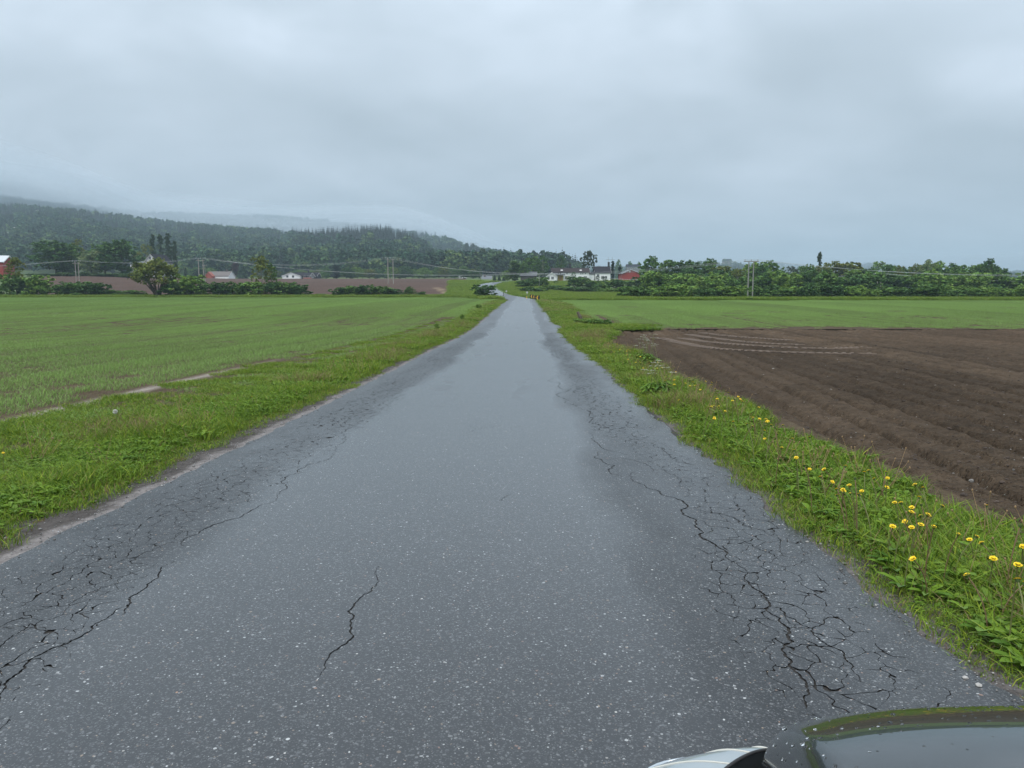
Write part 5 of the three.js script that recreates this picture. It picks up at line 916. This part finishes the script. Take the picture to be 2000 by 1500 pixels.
// ───────────────────────── power line ─────────────────────────
const poleWood = std(0.30, 0.28, 0.25, 0.9), poleDark = std(0.10, 0.095, 0.09, 0.9), ceramic = std(0.3, 0.32, 0.33, 0.3), wireMat = std(0.42, 0.45, 0.45, 0.5);
function twinPole(pxA, pxB, top, f, label, beam = true, mat = poleWood, r = 0.16) {
  const g = thing('power_pole', label, 'power pole', undefined), x0 = colA((pxA + pxB) / 2) * f, y = ground(x0, f); g.position.set(x0, y, -f);
  const w = Math.max(0.9, (pxB - pxA) * mpp(f)), h = heightAt(top, f) - y;
  for (const s of [-1, 1]) part(g, 'pole', rod([s * w / 2, -1, 0], [s * w / 2, h - (beam ? 0.1 : s * 0.2), 0], r, r * 0.75, 9), mat);
  const tips = [];
  if (beam) { part(g, 'cross_beam', box(w + 1.9, 0.18, 0.14, 0, h, 0), mat); }
  else part(g, 'cross_beam', box(w + 1.4, 0.12, 0.1, 0, h - 0.5, 0.16), mat);
  for (const u of [-w / 2 - 0.75, 0, w / 2 + 0.75]) { part(g, 'insulator', new THREE.CylinderGeometry(0.06, 0.09, 0.35, 8).translate(u, h + 0.22, 0), ceramic); tips.push(new THREE.Vector3(x0 + u, y + h + 0.38, -f)); }
  shade(g); return tips;
}
function singlePole(px, top, f, label, mat = poleWood, r = 0.14) {
  const g = thing('power_pole', label, 'power pole'), x = colA(px) * f, y = ground(x, f), h = heightAt(top, f) - y; g.position.set(x, y, -f);
  part(g, 'pole', rod([0, -1, 0], [0, h, 0], r, r * 0.7, 8), mat); part(g, 'cross_beam', box(1.5, 0.1, 0.1, 0, h - 0.25, 0.14), mat); const tips = [];
  for (const u of [-0.65, 0.65]) { part(g, 'insulator', new THREE.CylinderGeometry(0.05, 0.07, 0.25, 8).translate(u, h - 0.05, 0.14), ceramic); tips.push(new THREE.Vector3(x + u, y + h + 0.1, -f + 0.14)); }
  tips.push(tips[1]); shade(g); return tips;
}
const A1 = twinPole(150, 156, 512, 225, 'pair of slender wooden power poles before the dark farmyard trees', false, poleWood, 0.13);
const B1 = twinPole(390, 399, 507, 250, 'pair of pale wooden power poles left of the grey roofed house', false, poleWood, 0.15);
singlePole(402, 518, 255, 'short single wooden pole beside the pale paired poles', poleWood, 0.1);
const C1 = twinPole(758.5, 768.5, 506, 265, 'pair of tall wooden power poles standing in the brown field', false, poleWood, 0.17);
const D1 = twinPole(1461.5, 1469.5, 512.5, 143, 'tall twin pole frame with a cross beam at the edge of the crop', true, std(0.24, 0.235, 0.22, 0.9), 0.13);
const E1 = twinPole(1714, 1719, 538, 200, 'low twin wooden poles half sunk in the scrub belt', false, poleWood, 0.1);
const G1 = singlePole(1053, 535, 235, 'single wooden pole among bushes left of the white farmhouse', poleWood, 0.12);
singlePole(938, 527, 360, 'dark single pole beside the red house at the road bend', poleDark, 0.16);
const wires = [];
function wire(a, b, sag, label, group) {
  const pts = []; for (let i = 0; i <= 24; i++) { const t = i / 24, p = a.clone().lerp(b, t); p.y -= sag * 4 * t * (1 - t); pts.push(p); }
  const m = new THREE.Mesh(new THREE.TubeGeometry(new THREE.CatmullRomCurve3(pts), 40, 0.014, 5), wireMat); m.name = numbered('overhead_wire'); tag(m, label, 'wire', group); scene.add(shade(m));
}
const out = (px, row, f) => [-1.2, 0, 1.2].map((u) => new THREE.Vector3(colA(px) * f + u, heightAt(row, f), -f));
const spans = [[out(-300, 531, 215), A1, 0.6, 'wire running from the paired poles by the farmyard past the red barn'], [A1, B1, 1.2, 'wire between the poles at the farmyard and those by the grey roofed house'], [B1, C1, 2.6, 'wire between the poles by the grey roofed house and those in the brown field'], [C1, D1, 4.2, 'wire across the road from the brown field poles to the twin pole frame'], [D1, out(2300, 524, 170), 2.3, 'wire running from the twin pole frame over the scrub belt'], [B1, G1, 2.6, 'wire across the brown field to the single pole by the farmhouse'], [G1, E1, 2.2, 'wire along the scrub belt from the farmhouse pole to the low twin poles'], [E1, out(2400, 552, 190), 1.2, 'wire leaving the low twin poles along the scrub']];
for (const [a, b, s, l] of spans) for (let i = 0; i < 3; i++) wire(a[i], b[i], s * (0.95 + 0.05 * i), l, l);
// far lattice pylons on the skyline
function pylon(px, row0, f, hpx, label) {
  const m = mpp(f), g = thing('pylon', label, 'pylon'), x = colA(px) * f; const top = heightAt(row0, f), y = Math.min(ground(x, f), top - hpx * m); g.position.set(x, y, -f); const h = top - y, w = 8 * m;
  for (const s of [-1, 1]) part(g, 'leg', merge([rod([s * w / 2 - 0.6, 0, 0], [s * w / 2, h, 0], 0.28, 0.16, 5), rod([s * w / 2 + 0.6, 0, 0], [s * w / 2, h, 0], 0.28, 0.16, 5)]), std(0.3, 0.32, 0.33, 0.6)); part(g, 'cross_beam', box(w * 2.1, 0.4, 0.4, 0, h - 3, 0), std(0.3, 0.32, 0.33, 0.6)); shade(g);
}
pylon(925, 475, 1220, 30, 'thin steel pylon among lone pines on the hill crest'); pylon(1191, 504, 900, 26, 'thin steel pylon in the haze behind the white farm wing');
{ let f = 600; for (; f < 1500; f += 3) if (heightAt(437, f) <= ground(colA(89) * f, f)) break; const g = thing('hillside_pole', 'pale lone pole standing above the rock face on the wooded hill', 'pole'), x = colA(89) * f, y = ground(x, f), h = heightAt(422, f) - y + 6; g.position.set(x, y, -f + 6); part(g, 'pole', rod([0, -1, 0], [0, h, 0], 0.5, 0.4, 7), std(0.6, 0.62, 0.62, 0.6)); part(g, 'cross_beam', box(4, 0.4, 0.4, 0, h - 1, 0), std(0.6, 0.62, 0.62, 0.6)); shade(g); }

// ───────────────────────── roadside things ─────────────────────────
{
  const [x, f] = onGround(1136, 627), g = thing('leaning_post', 'weathered wooden stub post leaning over beside the road', 'post'); g.position.set(x, ground(x, f), -f); g.rotation.z = 0.42;
  const P = new THREE.CylinderGeometry(0.12, 0.135, 0.85, 11, 6), p = P.attributes.position; for (let i = 0; i < p.count; i++) { const k = 0.85 + 0.3 * noise3(p.getX(i) * 9, p.getY(i) * 2.5, p.getZ(i) * 9, 3); p.setX(i, p.getX(i) * k); p.setZ(i, p.getZ(i) * k); if (p.getY(i) > 0.4) p.setY(i, p.getY(i) + 0.05 * (noise3(p.getX(i) * 15, 1, p.getZ(i) * 15, 9) - 0.5)); } P.computeVertexNormals();
  part(g, 'post_shaft', P.translate(0, 0.32, 0), std(0.13, 0.105, 0.085, 0.95)); part(g, 'bark_strip', new THREE.CylinderGeometry(0.139, 0.15, 0.4, 9, 1, true, 0.5, 2.4).translate(0, 0.2, 0), std(0.07, 0.05, 0.04, 0.95)); shade(g);
  const boardY = std(0.82, 0.50, 0.02, 0.5), boardB = std(0.02, 0.02, 0.02, 0.6), postG = std(0.35, 0.36, 0.36, 0.5, { metalness: 0.4 });
  const chevron = (px, row, f, w, h, k) => {
    const c = thing('chevron_board', 'black and yellow arrow board warning of the road bend', 'road sign', 'arrow boards at the road bend'), X = colA(px) * f; c.position.set(X, ground(X, f), -f); c.rotation.y = 0.12;
    const yc = Math.max(0.45, heightAt(row, f) - ground(X, f)); part(c, 'post', rod([0, -0.3, -0.04], [0, yc + h / 2, -0.04], 0.035, 0.035, 8), postG); const b = part(c, 'board', box(w, h, 0.03, 0, yc, 0), boardB);
    for (const s of [-1, 1]) { const q = new THREE.Shape([[-0.32, 0], [0.0, 0.46], [0.34, 0.46], [0.02, 0], [0.34, -0.46], [0.0, -0.46]].map(([a, e]) => new THREE.Vector2(a * w * 0.62, e * h * 0.95))); if (s > 0) part(b, 'chevron', new THREE.ExtrudeGeometry(q, { depth: 0.006, bevelEnabled: false }).translate(-0.05 * w, yc, 0.017), boardY); } shade(c);
  };
  [[1038.5, 578.8, 150, 0.75, 0.75], [1043, 580, 143, 0.6, 0.62], [1046.5, 581.2, 137, 0.6, 0.62], [1050, 583, 131, 0.78, 0.8]].forEach((a, i) => chevron(...a, i));
  const mk = thing('marker_post', 'short yellow edge marker post below the round road sign', 'marker post'), fm = 152, xm = colA(1028.5) * fm; mk.position.set(xm, ground(xm, fm), -fm); part(mk, 'marker_shaft', box(0.16, 0.5, 0.05, 0, 0.25, 0), boardY); part(mk, 'dark_band', box(0.166, 0.09, 0.056, 0, 0.36, 0), boardB); shade(mk);
  const round = (px, top, f, label) => { const s = thing('road_sign', label, 'road sign'), X = colA(px) * f, y = ground(X, f), h = heightAt(top, f) - y; s.position.set(X, y, -f); part(s, 'post', rod([0, -0.3, -0.05], [0, h, -0.05], 0.035, 0.035, 8), postG); part(s, 'sign_plate', new THREE.CylinderGeometry(0.22, 0.22, 0.03, 22).rotateX(Math.PI / 2).translate(0, h - 0.3, 0), std(0.42, 0.43, 0.42, 0.5)); shade(s); };
  round(1029.5, 568.5, 158, 'round pale sign on a thin post behind the yellow marker at the bend'); round(989, 566.5, 190, 'round pale sign on a thin post on the grass bank of the bend');
  const st = thing('edge_stake', 'short dark stake at the grass edge before the bend', 'stake'), fs = 178, xs = colA(983.5) * fs; st.position.set(xs, ground(xs, fs), -fs); part(st, 'stake_shaft', box(0.14, 0.9, 0.12, 0, 0.4, 0), poleDark); part(st, 'stake_cap', box(0.18, 0.08, 0.16, 0, 0.88, 0), poleDark); shade(st);
}
// ───────────────────────── the car at the right edge of the road ─────────────────────────
{
  const paint = phys(0.012, 0.013, 0.014, 0.22, { clearcoat: 1, clearcoatRoughness: 0.015, metalness: 0.0 }), trim = std(0.02, 0.02, 0.021, 0.6), rubber = std(0.018, 0.018, 0.018, 0.85), alloy = std(0.42, 0.43, 0.44, 0.3, { metalness: 0.85 }), lens = phys(0.27, 0.31, 0.33, 0.10, { clearcoat: 1, clearcoatRoughness: 0.03 }), chrome = std(0.6, 0.62, 0.63, 0.12, { metalness: 1 }), glassCar = phys(0.015, 0.018, 0.02, 0.04, { clearcoat: 1 }), red = std(0.3, 0.02, 0.02, 0.25), water = phys(1, 1, 1, 0.0, { transmission: 1, thickness: 0.004, ior: 1.33 });
  const car = thing('car', 'wet black car with a clear headlamp standing at the right road edge', 'car');
  const CX = 1.06; car.position.set(CX, ground(CX, 0) + ROADLIFT, 0);
  // local axes: x right, y up, forward = -z; the bonnet's front rim lies near f = 1.21
  const RIM = 1.212, RIMH = 0.86;
  // bonnet: tilt of the surface grows towards its front rim, so that it curls down ahead
  const tilt = pchip([[0, 66], [0.006, 46], [0.014, 36], [0.035, 29], [0.09, 23], [0.15, 19.2], [0.2, 16.5], [0.28, 12], [0.45, 8], [1.0, 4.5]]);
  const prof = [[0, 0]]; { let s = 0, d = 0, h = 0; while (s < 0.98) { const ds = s < 0.05 ? 0.0015 : s < 0.2 ? 0.004 : 0.02, t = tilt(s + ds / 2) * Math.PI / 180; d += Math.cos(t) * ds; h += Math.sin(t) * ds; s += ds; prof.push([d, h]); } }
  const NV = prof.length - 1, NU = 90, P = [], idx = [];
  const half = (d) => 0.675 + 0.06 * sstep(0, 0.9, d);
  for (let j = 0; j <= NV; j++) for (let i = 0; i <= NU; i++) {
    // across: flat middle, rounded shoulders rolling down at both sides
    const q = (i / NU) * 2 - 1, w = half(prof[j][0]), sgn = Math.sign(q), a = Math.abs(q), core = w - 0.05;
    let X, drop, pull;
    if (a < 0.8) { X = sgn * core * a / 0.8; drop = 0.020 * Math.pow(a / 0.8, 2.2) ; }
    else { const th = (a - 0.8) / 0.2 * 1.5, r = 0.055; X = sgn * (core + r * Math.sin(th) * 0.95); drop = 0.020 + r * 1.5 * (1 - Math.cos(th)) + 0.02 * (a - 0.8) / 0.2; }
    const corner = Math.pow(clamp((Math.abs(X) - 0.36) / (w - 0.36)), 2.6);
    const z = -(RIM - prof[j][0]) + corner * 0.06 * Math.exp(-prof[j][0] / 0.35);
    P.push(X, RIMH + prof[j][1] - drop, z);
  }
  for (let j = 0; j < NV; j++) for (let i = 0; i < NU; i++) { const a = j * (NU + 1) + i, b = a + 1, d = a + NU + 1, e = d + 1; idx.push(a, d, e, a, e, b); }
  const bg = new THREE.BufferGeometry(); bg.setAttribute('position', new THREE.Float32BufferAttribute(P, 3)); bg.setIndex(idx); bg.computeVertexNormals();
  part(car, 'bonnet', bg, paint);
  // lower body: rounded box sections from nose to tail
  const secs = [[-1.30, 0.50, 0.34, 0.62, 0.0], [-1.28, 0.66, 0.27, 0.70, 0], [-1.24, 0.74, 0.24, 0.755, 0], [-1.16, 0.82, 0.21, 0.785, 0], [-1.0, 0.875, 0.19, 0.81, 0], [-0.6, 0.895, 0.19, 0.86, 0], [-0.1, 0.9, 0.19, 0.90, 0], [0.5, 0.9, 0.19, 0.93, 0], [1.5, 0.9, 0.19, 0.94, 0], [2.4, 0.895, 0.2, 0.96, 0], [2.8, 0.87, 0.24, 0.95, 0], [2.98, 0.78, 0.3, 0.92, 0], [3.02, 0.6, 0.36, 0.85, 0]];
  const prof2 = []; for (let k = 0; k <= 40; k++) { const t = -Math.PI / 2 + Math.PI * k / 40, e = 0.36; prof2.push([Math.sign(Math.cos(t)) * Math.pow(Math.abs(Math.cos(t)), e), Math.sign(Math.sin(t)) * Math.pow(Math.abs(Math.sin(t)), e)]); }
  const ringPts = [...prof2.map(([a, b]) => [a, b]), ...prof2.slice(1, -1).reverse().map(([a, b]) => [-a, b])], BP = [], bi = [], n = ringPts.length;
  const zs = secs.map((s) => s[0]), wv = pchip(secs.map((s) => [s[0], s[1]])), lo = pchip(secs.map((s) => [s[0], s[2]])), hi = pchip(secs.map((s) => [s[0], s[3]]));
  const rows = []; for (let k = 0; k <= 80; k++) rows.push(lerp(zs[0], zs[zs.length - 1], k / 80 < 0.3 ? Math.pow(k / 80 / 0.3, 1.6) * 0.25 : 0.25 + (k / 80 - 0.3) / 0.7 * 0.75));
  for (const z of rows) for (const [a, b] of ringPts) BP.push(a * wv(z) * (b > 0 ? 1 - 0.05 * b * b : 1), lerp(lo(z), hi(z), (b + 1) / 2), z);
  for (let j = 0; j < rows.length - 1; j++) for (let i = 0; i < n; i++) { const a = j * n + i, b = j * n + (i + 1) % n, d = a + n, e = b + n; bi.push(a, e, d, a, b, e); }
  for (const [j, s] of [[0, 1], [rows.length - 1, -1]]) { const c = BP.length / 3; BP.push(0, (lo(rows[j]) + hi(rows[j])) / 2, rows[j]); for (let i = 0; i < n; i++) { const a = j * n + i, b = j * n + (i + 1) % n; s > 0 ? bi.push(c, b, a) : bi.push(c, a, b); } }
  const lb = new THREE.BufferGeometry(); lb.setAttribute('position', new THREE.Float32BufferAttribute(BP, 3)); lb.setIndex(bi); lb.computeVertexNormals(); part(car, 'body', lb, paint);
  // cabin
  const cab = new THREE.Shape(); cab.moveTo(-0.35, 0.88); cab.quadraticCurveTo(0.25, 1.36, 0.75, 1.44); cab.quadraticCurveTo(1.5, 1.5, 2.2, 1.40); cab.quadraticCurveTo(2.6, 1.28, 2.8, 0.93); cab.lineTo(-0.35, 0.88);
  const cg = new THREE.ExtrudeGeometry(cab, { depth: 1.2, bevelEnabled: true, bevelSize: 0.05, bevelThickness: 0.16, bevelSegments: 5, curveSegments: 18 }).rotateY(-Math.PI / 2).translate(0.6, 0, 0); part(car, 'cabin', cg, paint);
  for (const s of [-1, 1]) for (const [z0, z1, z2, z3] of [[0.15, 0.95, 0.95, 0.62], [1.02, 1.9, 2.2, 1.02]]) { const w = new THREE.Shape([[z0, 0.96], [z2 ?? z1, 0.98], [z1, 1.34], [z3, 1.33]].map(([a, b]) => new THREE.Vector2(a, b))); part(car, 'side_window', new THREE.ExtrudeGeometry(w, { depth: 0.02, bevelEnabled: false }).rotateY(-Math.PI / 2).translate(s * 0.768 + 0.01, 0, 0), glassCar); }
  { const W = new Tri(), pt = (t, s) => { const q = cab.getPointAt ? null : null; return null; }; const z = [[-0.27, 0.955], [0.0, 1.155], [0.3, 1.315], [0.55, 1.40]]; for (let i = 0; i < 3; i++) W.quad([-0.62 + i * 0.02, z[i][1] + 0.03, z[i][0] - 0.02], [0.62 - i * 0.02, z[i][1] + 0.03, z[i][0] - 0.02], [0.6 - i * 0.02, z[i + 1][1] + 0.03, z[i + 1][0] - 0.02], [-0.6 + i * 0.02, z[i + 1][1] + 0.03, z[i + 1][0] - 0.02]); part(car, 'windscreen', W.geo(), glassCar); }
  for (const s of [-1, 1]) { const mg = new THREE.SphereGeometry(1, 20, 12).scale(0.11, 0.075, 0.07).translate(s * 1.0, 1.0, 0.12); const mi = part(car, 'side_mirror', mg, paint); part(mi, 'mirror_arm', rod([s * 0.84, 0.94, 0.14], [s * 0.93, 0.98, 0.12], 0.025, 0.02, 8), trim); part(mi, 'mirror_glass', new THREE.CircleGeometry(0.06, 18).scale(1.4, 1, 1).translate(s * 1.0, 1.0, 0.192), chrome); }
  for (const s of [-1, 1]) for (const z of [-0.55, 2.05]) { const w = part(car, 'wheel', new THREE.TorusGeometry(0.235, 0.085, 12, 32).rotateY(Math.PI / 2).scale(1.2, 1, 1).translate(s * 0.80, 0.32, z), rubber); part(w, 'rim', new THREE.CylinderGeometry(0.2, 0.2, 0.14, 28).rotateZ(Math.PI / 2).translate(s * 0.80, 0.32, z), alloy); part(w, 'hub_cap', new THREE.CylinderGeometry(0.05, 0.06, 0.03, 16).rotateZ(Math.PI / 2).translate(s * 0.885, 0.32, z), trim); part(car, 'wheel_arch', new THREE.TorusGeometry(0.345, 0.022, 8, 24, Math.PI).rotateY(Math.PI / 2).translate(s * 0.885, 0.32, z), trim); }
  // headlamps: clear wedges wrapping the front corners; top outline given in world plan (x from the camera, f) and height
  for (const s of [-1, 1]) {
    const line = (pts) => new THREE.CatmullRomCurve3(pts.map(([x, f, y]) => new THREE.Vector3(x * -s, y, -f)), false, 'centripetal');
    const front = line([[-0.60, 1.243, 0.760], [-0.72, 1.232, 0.753], [-0.84, 1.208, 0.744], [-0.905, 1.11, 0.738], [-0.915, 0.98, 0.75], [-0.885, 0.86, 0.775]]), rear = line([[-0.60, 1.240, 0.763], [-0.67, 1.195, 0.782], [-0.74, 1.13, 0.79], [-0.83, 1.0, 0.793], [-0.884, 0.862, 0.778]]), foot = line([[-0.62, 1.29, 0.62], [-0.76, 1.268, 0.612], [-0.885, 1.22, 0.61], [-0.928, 1.12, 0.615], [-0.93, 0.98, 0.65], [-0.89, 0.86, 0.73]]);
    const patch = (A, B, bulge) => { const T = [], ix = [], nu = 40, nv = 10; for (let i = 0; i <= nu; i++) { const a = A.getPoint(i / nu), b = B.getPoint(i / nu); for (let j = 0; j <= nv; j++) { const p = a.clone().lerp(b, j / nv), k = bulge * Math.sin(Math.PI * j / nv) * Math.min(1, 6 * (i / nu) * (1 - i / nu)); p.y += k; T.push(p.x, p.y, p.z); } } for (let i = 0; i < nu; i++) for (let j = 0; j < nv; j++) { const q = i * (nv + 1) + j; ix.push(q, q + nv + 1, q + nv + 2, q, q + nv + 2, q + 1); } const g = new THREE.BufferGeometry(); g.setAttribute('position', new THREE.Float32BufferAttribute(T, 3)); g.setIndex(ix); g.computeVertexNormals(); return g; };
    const h = part(car, 'headlamp', merge([patch(front, rear, 0.010), patch(front, foot, 0)]), lens);
    part(h, 'lens_ridge', new THREE.TubeGeometry(front, 40, 0.003, 6), chrome);
    for (const t of [0.12, 0.26, 0.42]) { const a = front.getPoint(t), b = rear.getPoint(t), q = []; for (let k = 0; k <= 8; k++) { const p = a.clone().lerp(b, k / 8); p.y += 0.010 * Math.sin(Math.PI * k / 8) * Math.min(1, 6 * t * (1 - t)) + 0.0005; q.push(p); } part(h, 'lens_rib', new THREE.TubeGeometry(new THREE.CatmullRomCurve3(q), 10, 0.0016, 5), std(0.5, 0.5, 0.46, 0.3)); }
    part(h, 'lamp_trim', new THREE.TubeGeometry(rear, 40, 0.003, 6), trim);
  }
  part(car, 'grille', box(0.9, 0.16, 0.03, 0, 0.52, -1.305), trim); for (let i = 0; i < 4; i++) part(car, 'grille_bar', box(0.86, 0.012, 0.02, 0, 0.465 + i * 0.036, -1.325), chrome); part(car, 'bumper', box(1.1, 0.09, 0.05, 0, 0.36, -1.29), trim);
  for (const s of [-1, 1]) part(car, 'tail_light', box(0.26, 0.2, 0.06, s * 0.66, 0.78, 2.96), red);
  // rain drops standing on the paint
  const R = rng(3131), drops = [], pos = bg.attributes.position, nor = bg.attributes.normal;
  for (let k = 0; k < 900; k++) {
    const j = Math.floor(Math.pow(R(), 1.0) * NV * 0.97), i = Math.floor(R() * NU), v = j * (NU + 1) + i, r = 0.0012 + 0.0035 * R() * R() * R();
    V.set(pos.getX(v) + (R() - 0.5) * 0.012, pos.getY(v), pos.getZ(v)); if (V.z < -1.207) continue; Q.setFromUnitVectors(UPV, NRM.set(nor.getX(v), nor.getY(v), nor.getZ(v)));
    drops.push(new THREE.Matrix4().compose(V.clone(), Q, S3.set(r * (1 + R() * 0.8), r * 0.5, r * (0.8 + 0.7 * R()))));
  }
  const D = new THREE.InstancedMesh(new THREE.SphereGeometry(1, 10, 7), water, drops.length); drops.forEach((m, i) => D.setMatrixAt(i, m)); D.name = 'rain_drops'; D.userData.kind = 'stuff'; car.add(D); shade(car);
}

renderer.render(scene, camera);
